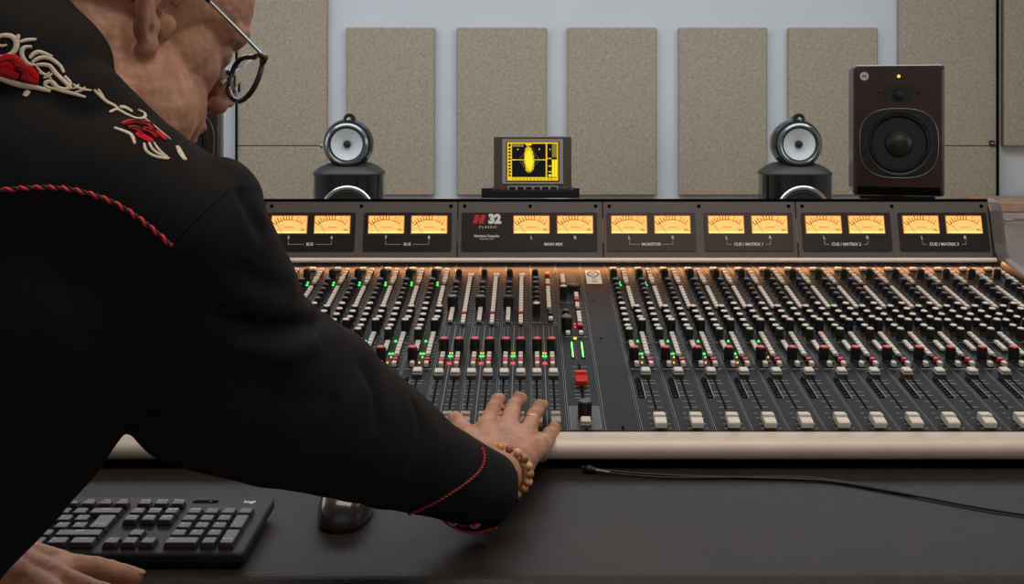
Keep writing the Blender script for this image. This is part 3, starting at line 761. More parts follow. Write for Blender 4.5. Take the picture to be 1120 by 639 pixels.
# ------------------------------------------------------------------ mahogany monitors on stands
def studio_monitor(x, y, z, yaw, label, slabel):
    W, H, D = .238, .3585, .29
    st = empty('speaker_stand', (x, y, 0), yaw); tag(st, slabel, 'stand', 'black speaker stands behind the console')
    S0 = WORLD[st.name]
    MB(S0).box(-.15, .15, 0, .32, 0, .02, M_black, ch=.005).build('base', st)
    MB(S0).lathe([(.03, .02), (.03, z-.012)], M_black, T(0, .16, 0), n=20).build('pole', st)
    MB(S0).box(-.10, .10, .05, .27, z-.012, z, M_black, ch=.003).build('top_plate', st)
    r = link('studio_monitor', None, None, T(x, y, z) @ RZ(yaw)); tag(r, label, 'speaker', 'mahogany studio speakers')
    M0 = WORLD[r.name]
    FMx = M0 @ RX(PI/2)        # x across, y up, z towards the viewer
    c = MB(FMx)
    c.loft([[(px_, py_, zz) for px_, py_ in rrect(-W/2+i, W/2-i, i, H-i, .010)] for zz, i in ((-D, .003), (-D+.004, 0), (-.012, 0), (-.004, .003), (0, .009))], M_wood)
    c.build('cabinet', r)
    wy = .145; wf = MB(FMx)
    def sup(a, b, n=44, e=.72, oy=0): return [(a*math.copysign(abs(math.cos(2*PI*k/n))**e, math.cos(2*PI*k/n)), wy+oy+b*math.copysign(abs(math.sin(2*PI*k/n))**e, math.sin(2*PI*k/n))) for k in range(n)]
    wf.loft([[(x_, y_, .0) for x_, y_ in sup(.101, .094)], [(x_, y_, .004) for x_, y_ in sup(.100, .093)], [(x_, y_, .004) for x_, y_ in sup(.097, .090)]], M_rubber, smooth=False)
    rim = sup(.1015, .0945); wf.tube([(x_, y_, .003) for x_, y_ in rim], .0011, M_steel, n=6, closed=True)
    wf.build('woofer_frame', r)
    wc = MB(FMx @ T(0, wy, 0)); wc.lathe([(.088, .0045), (.086, .0075), (.080, .0045)], M_darkmet, n=48, cap=False)
    wc.lathe([(.080, .0045), (.075, .011), (.069, .0045)], M_rubber, n=48, cap=False)
    wc.lathe([(.069, .0045), (.05, .0042), (.037, .0040)], M_spcone, n=48, cap=False)
    wc.lathe([(.037, .004), (.033, .013), (.022, .021), (.010, .0245), (0, .025)], M_spcone, n=36); wc.build('woofer_cone', r)
    ty = .276; t = MB(FMx @ T(0, ty, 0)); t.lathe([(.0370, .0), (.0365, .002), (.030, .0018), (.018, .0010)], [M_wood, M_wood, M_gloss], n=40, cap=False)
    t.lathe([(.018, .001), (.016, .004), (.0165, .0065)], M_rubber, n=30); t.lathe([(.0155, .003), (.012, .010), (.006, .0135), (0, .0145)], M_rubber, n=24)
    for s_ in (-1, 1): t.lathe([(.0028, .0), (.0028, .0015), (0, .0015)], M_gap, T(s_*.051, .006, 0), n=10)
    t.build('tweeter', r)
    MB(FMx @ T(.0, .327, 0)).lathe([(.0040, 0), (.0035, .0025), (0, .0035)], mat('yellow_green_led', (.3, .4, 0), .4), n=14).build('power_light', r)
    MB(FMx).loft([[(x_, y_, z_) for x_, y_ in rrect(-.107, .107, .004, .026, .005)] for z_ in (.0, .0008)], M_gap).build('port', r)
    lg = MB(FMx @ T(-.0895, .3275, 0)); lg.lathe([(.0115, 0), (.0115, .0012), (0, .0012)], mat('badge_white', (.62, .60, .58), .5), n=26); lg.text('AE', .0105, M_black, T(0, 0, .0016), bold=.0003); lg.build('badge', r)
    return r
studio_monitor(1.0085, 2.981, .974, -math.radians(14), 'mahogany two-way speaker with lit power light, right of the floor speaker', 'black speaker stand under the right-hand mahogany speaker')
studio_monitor(-.957, 2.981, .974, math.radians(14), 'mahogany two-way speaker half hidden behind the man\'s chin', 'black speaker stand under the left mahogany speaker behind the man')

# ------------------------------------------------------------------ keyboard
KB = T(-.295*DK, 1.136*DK, DZ+.0005) @ RX(math.radians(2.4)) @ SCL(DK, DK, DK)   # x runs to the left as negative, y towards the back
kb = link('computer_keyboard', None, None, KB); tag(kb, 'black full-size computer keyboard lying on the desk beneath the man', 'keyboard')
pl_ = MB(KB); DEP = .149
pl_.loft([[(x, y, z) for x, y in rrect(-.442+i, -i, i, DEP-i, .007)] for z, i in ((.002, .002), (.006, 0), (.0135, .0), (.0155, .0015), (.016, .004))], M_kbd)
pl_.box(-.43, -.01, .004, .144, 0, .002, M_gap); pl_.build('case', kb)
u = .0190
def key(x1, y0, w=1, h=1, txt='', ty=''):
    """one keycap whose right edge is x1, w and h in key units"""
    W_, H_ = w*u-.0022, h*u-.0022
    def ring(z, i, b=0): return [(x, y, z) for x, y in rrect(x1-.0011-W_+i, x1-.0011-i, y0+.0011+i+b, y0+.0011+H_-i, .0016, 3)]
    if (KB @ Vector((x1, y0, 0))).x < -.60: return
    mb = MB(KB); mb.loft([ring(.0155, 0), ring(.0185, .0003), ring(.0222, .0016), ring(.0228, .0024)], M_key)
    if txt: mb.text(txt, .0052, M_print, KB.__class__() @ T(x1-.0011-W_+.0058 if len(txt) < 3 else x1-.0011-W_/2, y0+.0125, .02295), bold=.0001)
    mb.build('key', kb)
r0 = .0085; x = -.011
rows = [r0+i*u for i in range(5)]; rf = r0+5*u+.006
# number pad
key(x, rows[0], 1, 2, 'Enter'); key(x-u, rows[0], 1, 1, '.'); key(x-2*u, rows[0], 2, 1, '0')
for j, tt in enumerate((('3', '2', '1'), ('6', '5', '4'), ('9', '8', '7'))):
    for k in range(3): key(x-u*(k+1), rows[j+1], 1, 1, tt[k])
key(x, rows[2], 1, 2, '+')
for k, tt in enumerate(('-', '*', '/', 'Num')): key(x-u*k, rows[4], 1, 1, tt)
xn = x-4*u-.007
for k in range(3): key(xn-u*k, rows[0], 1, 1, ('>', 'v', '<')[k])
key(xn-u, rows[1], 1, 1, '^')
for j, tt in enumerate((('PgDn', 'End', 'Del'), ('PgUp', 'Home', 'Ins'))):
    for k in range(3): key(xn-u*k, rows[3+j], 1, 1, tt[k])
for k, tt in enumerate(('Pause', 'Scroll', 'PrtSc')): key(xn-u*k, rf, 1, .72, tt)
xm = xn-3*u-.007
key(xm, rows[0], 1.5, 1, 'Ctrl'); key(xm-1.5*u, rows[0], 1.25, 1, 'Fn'); key(xm-2.75*u, rows[0], 1.25, 1, 'Alt'); key(xm-4*u, rows[0], 6, 1)
key(xm-10*u, rows[0], 1.25, 1, 'Alt')
key(xm, rows[1], 2.75, 1, 'Shift')
for k, tt in enumerate('-.,MNBVCXZ'): key(xm-u*(2.75+k), rows[1], 1, 1, tt)
key(xm, rows[2], 1.25, 2, 'Enter')
for k, tt in enumerate("#'LKJHGFDSA"): key(xm-u*(1.25+k), rows[2], 1, 1, tt if tt != "'" else 'A')
for k, tt in enumerate('+UPOIUZTREWQ'): key(xm-u*(1.5+k), rows[3], 1, 1, tt)
key(xm, rows[4], 2, 1, 'Back')
for k, tt in enumerate("'?0987654321"): key(xm-u*(2+k), rows[4], 1, 1, tt)
for k in range(12): key(xm-u*k-(k//4)*.008, rf, 1, .72, 'F%d' % (12-k))
lo = MB(KB); lo.text('logi', .0095, M_white, T(-.026, .133, .0163), bold=.0002)
lo.loft([[(xx, yy, zz) for xx, yy in rrect(-.092, -.062, .1295, .1375, .0039)] for zz in (.0158, .0164)], M_gap); lo.text('o', .004, M_print, T(-.071, .1336, .0167)); lo.build('logo', kb)

# ------------------------------------------------------------------ mouse
ms_c = (-.2125*DK, 1.284*DK, DZ+.0005)
mo = empty('computer_mouse', ms_c); tag(mo, 'glossy dark computer mouse on the desk, half hidden beneath the sleeve', 'mouse')
def mouse_shell(z0, zs, s, m):
    mb = MB(T(*ms_c)); rings = []
    for i in range(10):
        a = i/9*PI/2; zz = z0+zs*math.sin(a); k = s*math.cos(a)**.55 if i < 9 else .02
        rings.append([(.029*k*math.copysign(abs(math.cos(b))**.8, math.cos(b)), .052*k*math.copysign(abs(math.sin(b))**.85, math.sin(b))-.003*i/9, zz) for b in [2*PI*j/36 for j in range(36)]])
    mb.loft(rings, m, smooth=True); return mb
mouse_shell(.005, .031, 1.0, mat('smoky_gloss_plastic', (.03, .028, .027), .22, coat=.5)).build('shell', mo)
MB(T(*ms_c)).lathe([(1, 0), (1, .006)], M_rubber, SCL(.028, .051, 1), n=36).build('base', mo)
MB(T(*ms_c) @ T(0, .028, .030) @ RY(PI/2)).lathe([(.008, -.0035), (.009, -.002), (.009, .002), (.008, .0035)], M_rubber, n=20).build('scroll_wheel', mo)

# ------------------------------------------------------------------ black cable on the desk
def dp(px, py, z=DZ+.0022): Y = (CAMZ-z)*F/(py-CY); return Vector(((px-CX)*Y/F, Y, z))
cb = empty('cable', dp(700, 520)); tag(cb, 'thin black cable trailing across the desk to the right edge', 'cable')
main_ = spline([dp(*p) for p in ((648, 513), (680, 516.5), (720, 519.5), (770, 521.5), (830, 523), (880, 524.5), (915, 527.5), (960, 535), (1010, 544), (1060, 553.5), (1120, 563), (1200, 573))], 8)
MB().tube(main_, .0017, M_rubber, n=8).build('cord', cb)
MB().tube(spline([dp(*p) for p in ((648, 515), (680, 519), (730, 522.5), (790, 522.5), (860, 521.5), (905, 524.5), (950, 531.5), (1000, 541))], 8), .0013, M_rubber, n=8).build('second_strand', cb)
pg = MB(); q0, q1 = dp(637, 512, DZ+.0052), dp(652, 514.5, DZ+.0052)
pg.tube([q0, q0.lerp(q1, .3), q0.lerp(q1, .32), q0.lerp(q1, .65), q0.lerp(q1, .67), q1], [.0032, .0032, .0048, .0048, .0036, .003], M_rubber, n=12); pg.tube([q1, q1+(q1-q0).normalized()*.018], .0016, M_steel, n=8); pg.build('plug', cb)

# ------------------------------------------------------------------ the man
def solid(name, mb, voxel, parent, material, smooth=3, disp=None):
    """overlapping limb pieces fused into one continuous surface"""
    o = bpy.data.objects.new('fuse', mb.mesh('fuse')); COL.objects.link(o)
    r = o.modifiers.new('r', 'REMESH'); r.mode = 'VOXEL'; r.voxel_size = voxel
    if smooth: m_ = o.modifiers.new('s', 'SMOOTH'); m_.iterations = smooth; m_.factor = .6
    dg = bpy.context.evaluated_depsgraph_get()
    me = bpy.data.meshes.new_from_object(o.evaluated_get(dg)); me.name = name
    bpy.data.objects.remove(o)
    me.materials.clear(); me.materials.append(material)
    if disp:
        nrm = [v.normal.copy() for v in me.vertices]
        for v, n_ in zip(me.vertices, nrm): v.co = v.co+n_*disp(v.co, n_)
    me.polygons.foreach_set('use_smooth', [True]*len(me.polygons)); me.polygons.foreach_set('material_index', [0]*len(me.polygons)); me.update()
    return link(name, me, parent)

man = empty('person', (-.62, .85, 0))
tag(man, 'person in black embroidered western shirt and glasses, right hand on the faders', 'person')

# head: local x forward, y to his left, z up, origin between the ears
HEADM = T(-.339, .893, 1.284) @ RZ(math.radians(47)) @ RY(math.radians(24)) @ RX(math.radians(-2))
hb = MB(); sk = M_skin
def hell(c, r, **k): hb.ell(c, r, sk, HEADM, nu=32, nv=20)
hell((-.012, 0, .045), (.098, .076, .084)); hell((.044, 0, .050), (.064, .064, .062)); hell((.062, 0, .030), (.036, .050, .030)); hell((.040, 0, -.005), (.052, .062, .062))
hell((.028, 0, -.052), (.056, .056, .040)); hell((.050, 0, -.075), (.040, .040, .028)); hell((.076, 0, -.088), (.018, .020, .018))
for s_ in (-1, 1):
    hell((.058, s_*.036, -.010), (.026, .021, .030)); hell((.045, s_*.045, -.045), (.035, .018, .035)); hell((.078, s_*.032, .012), (.013, .015, .014)); hell((.108, s_*.0115, -.022), (.0095, .0085, .008))
    hb.tube([HEADM @ Vector(p) for p in ((.070, s_*.048, .030), (.088, s_*.034, .036), (.096, s_*.010, .032))], [.012, .013, .011], sk, n=14)
    # ear: helix rim, plate, lobe, tragus
    e = [(.004, s_*.079, .014), (.006, s_*.086, .030), (-.004, s_*.092, .040), (-.018, s_*.097, .037), (-.027, s_*.098, .020), (-.026, s_*.096, .002), (-.018, s_*.090, -.014), (-.008, s_*.085, -.025), (.000, s_*.080, -.030)]
    hb.tube([HEADM @ p for p in spline(e, 5)], .0047, sk, n=10)
    hb.ell((-.018, s_*.084, .014), (.011, .004, .026), sk, HEADM); hb.ell((-.004, s_*.0835, -.026), (.0085, .0058, .011), sk, HEADM)
    hb.tube([HEADM @ p for p in spline([(-.004, s_*.087, .028), (-.016, s_*.0915, .022), (-.019, s_*.092, .006), (-.010, s_*.089, -.012)], 5)], .0036, sk, n=8)
    hb.ell((.008, s_*.0735, -.003), (.009, .0065, .012), sk, HEADM); hb.ell((-.010, s_*.0825, -.012), (.012, .004, .014), sk, HEADM)
hb.tube([HEADM @ Vector(p) for p in ((.090, 0, .026), (.101, 0, .008), (.115, 0, -.012), (.119, 0, -.019))], [.009, .0092, .0115, .0115], sk, n=16)
hell((.097, 0, -.046), (.011, .022, .0065)); hell((.094, 0, -.057), (.011, .019, .0065)); hell((.078, 0, -.045), (.024, .036, .034)); hell((.066, 0, -.070), (.030, .034, .028))
# neck and trunk (under the shirt)
def W(px, py, Y): return at(px, py, Y)
neck0, neck1 = W(130, 118, .86), HEADM @ Vector((-.03, 0, -.015))
hb.cone(neck0, neck1, .060, .056, sk); hb.cone(neck0, HEADM @ Vector((.015, 0, -.045)), .054, .046, sk)
hb.tube([HEADM @ Vector((-.022, -.060, -.018)), W(128, 112, .805)], [.010, .012], sk, n=12)         # neck muscle
SH_R, EL_R, WR_R = W(205, 266, .79), W(322, 435, .935), W(545, 521, 1.185)
SH_L, EL_L, WR_L = Vector((-.50, 1.0, 1.25)), Vector((-.72, .93, 1.02)), Vector((-.538, 1.005, .807))
chest = W(20, 260, .86); hip = Vector((-.60, .71, .80))
hb.cone(chest, neck0, .10, .055, sk); hb.cone(chest, SH_R, .085, .045, sk); hb.cone(chest, SH_L, .09, .05, sk)
hb.cone(chest, hip, .10, .10, sk)
hb.cone(SH_R, EL_R, .043, .036, sk); hb.cone(EL_R, WR_R, .040, .026, sk); hb.cone(SH_L, EL_L, .050, .040, sk); hb.cone(EL_L, WR_L, .040, .026, sk)
LEG = {}
for s_, hx, kx, fx in ((1, -.52, -.48, -.49), (-1, -.70, -.74, -.76)):
    h_, k_, a_ = Vector((hx, .70, .78)), Vector((kx, .86, .44)), Vector((fx, .72, .08)); LEG[s_] = (h_, k_, a_)
    hb.cone(h_, k_, .075, .05, sk); hb.cone(k_, a_, .048, .035, sk)

# right hand on the faders
def chain(pts, rad, mb=hb, n=14):
    P_ = [Vector(p) for p in pts]
    for i in range(len(P_)-1): mb.cone(P_[i], P_[i+1], rad[i], rad[i+1], sk, n=n)
mcp = [W(531, 470, 1.325), W(556, 466, 1.335), W(577, 474, 1.325), W(591, 489, 1.300)]
for m_, r_ in zip(mcp, (.0145, .0145, .0135, .0125)):
    b_ = WR_R.lerp(m_, .18); chain([b_, b_.lerp(m_, .55)+Vector((0, 0, .004)), m_], [.0215, .0175, r_])
chain([mcp[0]-Vector((0, .01, .008)), mcp[1]-Vector((0, .01, .008)), mcp[2]-Vector((0, .01, .008)), mcp[3]-Vector((0, .006, .006))], [.0125, .013, .012, .011])
chain([W(548, 510, 1.225), W(556, 480, 1.30)], [.024, .018]); chain([W(560, 517, 1.215), W(581, 492, 1.285)], [.021, .014])
fing = [([mcp[0], W(539, 450, 1.385), W(543.5, 440, 1.405), W(547, 436.5, 1.418)], (.0120, .0100, .0090, .0080)),
        ([mcp[1], W(561, 447, 1.395), W(567, 438, 1.418), W(570.5, 436.5, 1.432)], (.0120, .0102, .0092, .0083)),
        ([mcp[2], W(583, 457, 1.385), W(590, 446, 1.405), W(594, 444, 1.418)], (.0112, .0096, .0088, .0080)),
        ([mcp[3], W(600, 478, 1.355), W(606, 471, 1.372), W(608, 470, 1.380)], (.0112, .0095, .0086, .0080))]
for p_, r_ in fing: chain(p_, r_)
chain([W(536, 503, 1.225), W(517, 484, 1.285), W(505, 470, 1.335), W(499, 461, 1.352), W(497.5, 458, 1.36)], [.021, .0155, .0118, .0108, .0098])
chain([W(520, 490, 1.300), mcp[0]], [.014, .012])
for m_ in mcp[:3]:                                                     # tendons and veins on the back of the hand
    hb.tube([WR_R.lerp(m_, .45)+Vector((0, -.006, .0145)), WR_R.lerp(m_, .75)+Vector((0, -.003, .0135)), m_+Vector((0, 0, .0095))], [.002, .003, .0025], sk, n=8)
for v_ in (((560, 500), (558, 486), (563, 476)), ((571, 500), (569, 488), (574, 480)), ((549, 492), (545, 482), (541, 474))):
    hb.tube([W(x_, y_, 1.287+(505-y_)*.0015) for x_, y_ in v_], .0022, sk, n=8)

for p_, r_ in fing:                                                    # knuckle creases over the middle joints
    for i_ in (1, 2):
        d_ = (p_[i_]-p_[i_-1]).normalized(); e_ = d_.cross(Vector((0, 0, 1))).normalized(); u_ = e_.cross(d_)
        hb.ell(tuple(p_[i_]+u_*.0012), (r_[i_]*.96,)*3, sk)
        for o_ in (-.003, 0, .003):
            c_ = p_[i_]+d_*o_; hb.tube([c_+e_*(r_[i_]*math.cos(a_)*.9)+u_*(r_[i_]*math.sin(a_)*1.05+.0014) for a_ in (.6, 1.1, 1.57, 2.04, 2.54)], .0012, sk, n=6)
for m_ in mcp: hb.ell(tuple(m_+Vector((0, 0, .004))), (.0105, .0115, .0105), sk)

# left hand beside the keyboard
def WL(px, py, z):
    z += DZ-.74; Y = (CAMZ-z)*F/(py-CY); return Vector(((px-CX)*Y/F, Y, z))
LM = [WL(66, 620, .772), WL(60, 634, .775), WL(52, 650, .772), WL(42, 664, .765)]
for m_, r_ in zip(LM, (.0140, .0145, .0135, .0125)): chain([WR_L.lerp(m_, .15), WR_L.lerp(m_, .6)+Vector((0, 0, .004)), m_], [.024, .020, r_])
chain(LM, [.013, .013, .012, .011])
chain([LM[0], WL(103, 622, .7645), WL(133, 628, .7570), WL(147, 631, .7535)], [.0125, .0105, .0095, .0086])
chain([LM[1], WL(100, 648, .772), WL(128, 654, .758), WL(136, 656, .753)], [.0125, .0108, .0096, .0086])
chain([LM[2], WL(90, 668, .770), WL(112, 672, .757), WL(120, 673, .753)], [.0118, .0100, .0090, .0082])
chain([LM[3], WL(72, 684, .765), WL(90, 688, .756), WL(96, 689, .753)], [.0105, .009, .008, .0075])
chain([WR_L, WL(20, 613, .765), WL(44, 611, .759)], [.020, .013, .0095])
for a_, b_ in ((WR_L, LM[0]), (WR_L, LM[1])): hb.tube([a_.lerp(b_, .4)+Vector((0, 0, .020)), a_.lerp(b_, .7)+Vector((0, 0, .0175)), b_+Vector((0, 0, .0115))], [.002, .0028, .0025], sk, n=8)
def wrinkle(co, n_):
    return .0007*noise.noise(co*70)+.0005*noise.noise(co*170)+.00025*noise.noise(Vector((co.x*120, co.y*260, co.z*120)))
body_ = solid('body', hb, .0021, man, M_skin, smooth=5, disp=wrinkle)

nb = MB(); 
def nail(tip, prev, mb, w=.0055):
    d = (tip-prev).normalized(); up = Vector((0, 0, 1)); s_ = d.cross(up).normalized(); up = s_.cross(d)
    M_ = Matrix((( s_.x, d.x, up.x, tip.x+up.x*.0062+d.x*.003), (s_.y, d.y, up.y, tip.y+up.y*.0062+d.y*.003), (s_.z, d.z, up.z, tip.z+up.z*.0062+d.z*.003), (0, 0, 0, 1)))
    mb.ell((0, 0, -.0006), (w*.9, .0058, .0018), M_nail, M_, nu=16, nv=8)
n1 = MB(); nail(WL(147, 631, .7535), WL(133, 628, .7570), n1); n1.build('fingernail', man)
for s_ in (-1, 1):
    ey = MB(); ey.ell((.081, s_*.031, .013), (.0125, .0125, .0125), M_eye, HEADM); ey.build('eye', man)

# shirt: trunk, yoke, collar mass and baggy right sleeve as one cloth surface
sh = MB()
def C(px, py, r, Y): return (at(px, py, Y), r*Y/F)
def hull(lst, mb=sh):
    for (a, ra), (b, rb) in zip(lst[:-1], lst[1:]): mb.cone(a, b, ra, rb, M_shirt, n=36)
cA = C(205, 262, 88, .78)
hull([C(236, 222, 50, .79), cA, C(232, 318, 90, .825), C(262, 372, 80, .87), C(300, 415, 88, .915)])
hull([cA, C(190, 370, 96, .82), C(225, 415, 92, .87), C(300, 440, 90, .915), C(330, 445, 88, .94), C(376, 462, 78, .99), C(428, 491, 64, 1.05), C(476, 512, 51, 1.09), C(508, 526, 45, 1.12)])
hull([C(285, 395, 70, .89), C(322, 405, 70, .925), C(345, 425, 76, .955)])
a_, ra_ = C(508, 526, 45, 1.12); b_, rb_ = C(539, 540, 40, 1.145)
sh.tube([a_, b_], [ra_, rb_], M_shirt, n=40)
# the back
hull([cA, C(120, 225, 108, .78), C(40, 215, 145, .80), C(-60, 250, 190, .85)])
hull([C(120, 225, 108, .78), C(150, 190, 62, .785), C(205, 205, 42, .80)])
hull([cA, C(60, 330, 140, .79), C(-15, 425, 152, .80), C(-130, 560, 150, .80)])
hull([C(-60, 250, 190, .85), C(-150, 420, 200, .84), C(-230, 600, 190, .82)]); sh.cone(at(-130, 560, .80), Vector((-.56, .70, .80)), .10, .12, M_shirt); sh.cone(at(-230, 600, .82), Vector((-.64, .70, .80)), .13, .13, M_shirt)
hull([C(-60, 250, 190, .85), (Vector((-.50, 1.0, 1.25)), .075)]); hull([C(40, 150, 110, .82), C(-60, 60, 120, .90), (Vector((-.50, 1.0, 1.25)), .075)])
hull([(Vector((-.50, 1.0, 1.25)), .078), (Vector((-.72, .93, 1.02)), .064), (Vector((-.585, .98, .845)), .042)])
hull([C(30, 90, 95, .80), C(80, 125, 66, .785), C(150, 175, 50, .79), C(215, 205, 38, .80)])
hull([C(-10, 50, 95, .82), C(30, 90, 95, .80)])
CAMP = Vector((0, 0, CAMZ))
def on_shirt(px, py):
    d = at(px, py, 1.0)-CAMP; d.normalize(); h = BV.ray_cast(CAMP, d)
    if h[0] is None: return None
    return h[0], h[1] if h[1].dot(d) < 0 else -h[1]
shirt = solid('shirt', sh, .0034, man, M_shirt, smooth=6)
def tree(): return BVHTree.FromPolygons([v.co for v in shirt.data.vertices], [tuple(p.vertices) for p in shirt.data.polygons])
BV = tree()
CREASE = []
for pts, w_, dep in (([(232, 340), (262, 356), (300, 362), (335, 357), (362, 344)], .0075, .013), ([(252, 372), (285, 385), (320, 385), (350, 372)], .014, -.008),
                     ([(150, 392), (200, 385), (250, 372)], .008, .004), ([(245, 292), (285, 308), (322, 318)], .008, .004), ([(200, 470), (255, 440), (300, 400)], .009, .005),
                     ([(392, 395), (412, 430), (415, 475)], .008, .005), ([(452, 436), (462, 470), (446, 520)], .007, .004), ([(262, 205), (272, 225), (290, 262)], .007, .006),
                     ([(105, 460), (150, 455), (205, 468)], .010, .006), ([(40, 520), (90, 470), (130, 430)], .010, .006), ([(325, 505), (355, 470), (365, 430)], .009, .004),
                     ([(60, 290), (120, 330), (150, 390)], .016, .004)):
    q = [on_shirt(p.x, p.y) for p in spline([(x, y, 0) for x, y in pts], 5)]; q = [h[0] for h in q if h]
    CREASE.append((q, w_, dep, sum(q, Vector())/len(q), max((a-q[0]).length for a in q)+.06))
def cloth(co, n_):
    # soft broad folds, then the creases at elbow, armpit and cuff
    d = .0028*noise.noise(Vector((co.x*12, co.y*12, co.z*16)))+.0011*noise.noise(co*36)
    for q, w_, dep, cen, rad in CREASE:
        if (co-cen).length > rad: continue
        best = 9; bt = 0
        for i in range(len(q)-1):
            ab = q[i+1]-q[i]; L2 = ab.length_squared
            if L2 < 1e-12: continue
            t_ = max(0, min(1, (co-q[i]).dot(ab)/L2)); dd = (co-(q[i]+ab*t_)).length
            if dd < best: best = dd; bt = (i+t_)/(len(q)-1)
        if best < w_*3: d -= dep*math.exp(-(best/w_)**2)*math.sin(PI*bt)**.6 if 0 < bt < 1 else 0
    return d
nn = [v.normal.copy() for v in shirt.data.vertices]
for v, n_ in zip(shirt.data.vertices, nn): v.co = v.co+n_*cloth(v.co, n_)
shirt.data.update()
BV = tree()
CAMP = Vector((0, 0, CAMZ))
def on_shirt(px, py):
    d = at(px, py, 1.0)-CAMP; d.normalize(); h = BV.ray_cast(CAMP, d)
    if h[0] is None: return None
    return h[0], h[1] if h[1].dot(d) < 0 else -h[1]
def strand_path(pts, n=8):
    out = []
    for p in spline([(x, y, 0) for x, y in pts], n):
        h = on_shirt(p.x, p.y)
        if h: out.append(h)
    return out
def stroke(mb, pts, w, m, lift=.0004, sc=3.761, oy=20, thick=.14):
    P2 = spline([(x/sc, oy+y/sc, 0) for x, y in pts], 7); N = len(P2); hs = []
    for i, p in enumerate(P2):
        h = on_shirt(p.x, p.y)
        if h: hs.append((i/(N-1), h[0], h[1], (h[0]-CAMP).length))
    if len(hs) < 3: return
    rings = []
    for i, (t, p, n_, dist) in enumerate(hs):
        tg = (hs[min(i+1, len(hs)-1)][1]-hs[max(i-1, 0)][1]).normalized(); sd = tg.cross(n_).normalized()
        half = w/sc/F*dist*.5*(.35+.65*math.sin(PI*min(1, max(0, .12+t*.80)))**.7)
        rings.append([tuple(p+n_*lift+sd*(half*math.cos(2*PI*k/10))+n_*(max(.0006, half*thick)*math.sin(2*PI*k/10))) for k in range(10)])
    mb.loft(rings, m, smooth=True)
em = MB()
for pts, w in (([(-30, 110), (0, 75), (45, 75), (68, 100), (60, 135), (30, 155), (-10, 160)], 22), ([(60, 98), (72, 85), (76, 68)], 16), ([(80, 99), (112, 90), (150, 88)], 15),
    ([(132, 118), (98, 122), (90, 152), (112, 185), (150, 195)], 17), ([(122, 165), (140, 146), (165, 140), (215, 158)], 17), ([(132, 182), (165, 163), (205, 166), (245, 195), (262, 225)], 17),
    ([(150, 192), (200, 195), (230, 228), (265, 262), (295, 292)], 18), ([(150, 200), (172, 225), (212, 250)], 11), ([(160, 225), (190, 232), (205, 222)], 10), ([(178, 246), (200, 240), (215, 228)], 10),
    ([(266, 240), (288, 268), (275, 292), (240, 288), (212, 262), (188, 266), (192, 284), (225, 292)], 18), ([(225, 292), (262, 302), (305, 312), (352, 326)], 15),
    ([(300, 272), (330, 290), (375, 298)], 12), ([(308, 305), (330, 300), (350, 284)], 10), ([(300, 290), (318, 285), (322, 272)], 9),
    ([(385, 295), (410, 320), (440, 345), (470, 360), (492, 382)], 15), ([(402, 292), (412, 308), (428, 330)], 13), ([(450, 388), (480, 376), (520, 396), (560, 412), (592, 410), (594, 392), (566, 378)], 15),
    ([(490, 366), (515, 368), (545, 386)], 17), ([(596, 414), (640, 450), (700, 500)], 9), ([(470, 452), (510, 466), (540, 482), (554, 518)], 18),
    ([(592, 515), (602, 548), (640, 570), (692, 580)], 15), ([(612, 512), (632, 545), (690, 580)], 14), ([(632, 512), (655, 545), (696, 580)], 13), ([(730, 528), (745, 560), (762, 585)], 28),
    ([(-20, 242), (40, 262), (90, 276), (150, 286), (208, 302)], 22), ([(100, 322), (118, 298)], 22), ([(-20, 110), (10, 115), (30, 110)], 12)):
    stroke(em, pts, w, M_cream)
em.build('cream_embroidery', man)['label'] = 'cream scrollwork embroidery'
for roses in (([(-20, 185), (20, 168), (55, 168), (88, 190)], 26), ([(-20, 212), (20, 222), (75, 243)], 28), ([(60, 190), (98, 205), (112, 240)], 26), ([(88, 240), (130, 256), (156, 264)], 22), ([(98, 198), (132, 225), (150, 255)], 22), ([(-10, 195), (30, 195), (55, 212)], 18)), \
    (([(502, 438), (540, 425), (575, 430)], 20), ([(572, 430), (608, 434), (628, 458)], 22), ([(528, 450), (560, 455), (582, 474)], 19), ([(588, 455), (622, 468), (645, 492)], 22), ([(560, 474), (592, 492), (628, 508)], 22), ([(640, 466), (662, 482), (680, 502)], 20)):
    rs = MB()
    for pts, w in roses: stroke(rs, pts, w*1.5, M_rose, lift=.0006, thick=.10)
    for pts, w in roses[:4]: stroke(rs, [(x+6, y+9) for x, y in pts], 4, M_cord_b, lift=.0026, thick=.3)
    rs.build('embroidered_rose', man)['label'] = 'red embroidered rose'
def rope(name, pts, r, pitch, par=man, back=None):
    hs = strand_path(pts, 10); P_ = [h[0]+h[1]*r*.7 for h in hs]
    # resample evenly
    L = [0]
    for i in range(1, len(P_)): L.append(L[-1]+(P_[i]-P_[i-1]).length)
    n = max(8, int(L[-1]/(pitch/10))); out = []; j = 0
    for k in range(n+1):
        s_ = L[-1]*k/n
        while j < len(L)-2 and L[j+1] < s_: j += 1
        f_ = (s_-L[j])/max(1e-9, L[j+1]-L[j]); out.append((P_[j].lerp(P_[j+1], f_), hs[j][1], s_))
    mb = MB()
    for ph, m in ((0, M_cord_r), (PI, M_cord_b)):
        q = []
        for i, (p, n_, s_) in enumerate(out):
            tg = (out[min(i+1, n)][0]-out[max(i-1, 0)][0]).normalized(); sd = tg.cross(n_).normalized(); a = 2*PI*s_/pitch+ph
            q.append(p+(n_*math.cos(a)+sd*math.sin(a))*r*.55)
        mb.tube(q, r*.72 if m is M_cord_r else r*.6, m, n=8)
    o = mb.build(name, par); o['label'] = 'red and black twisted piping'; return o
rope('piping', [(-6, 209), (30, 206), (60, 205.5), (90, 210), (120, 220), (145, 234), (166, 250), (188, 269)], .0016, .009)
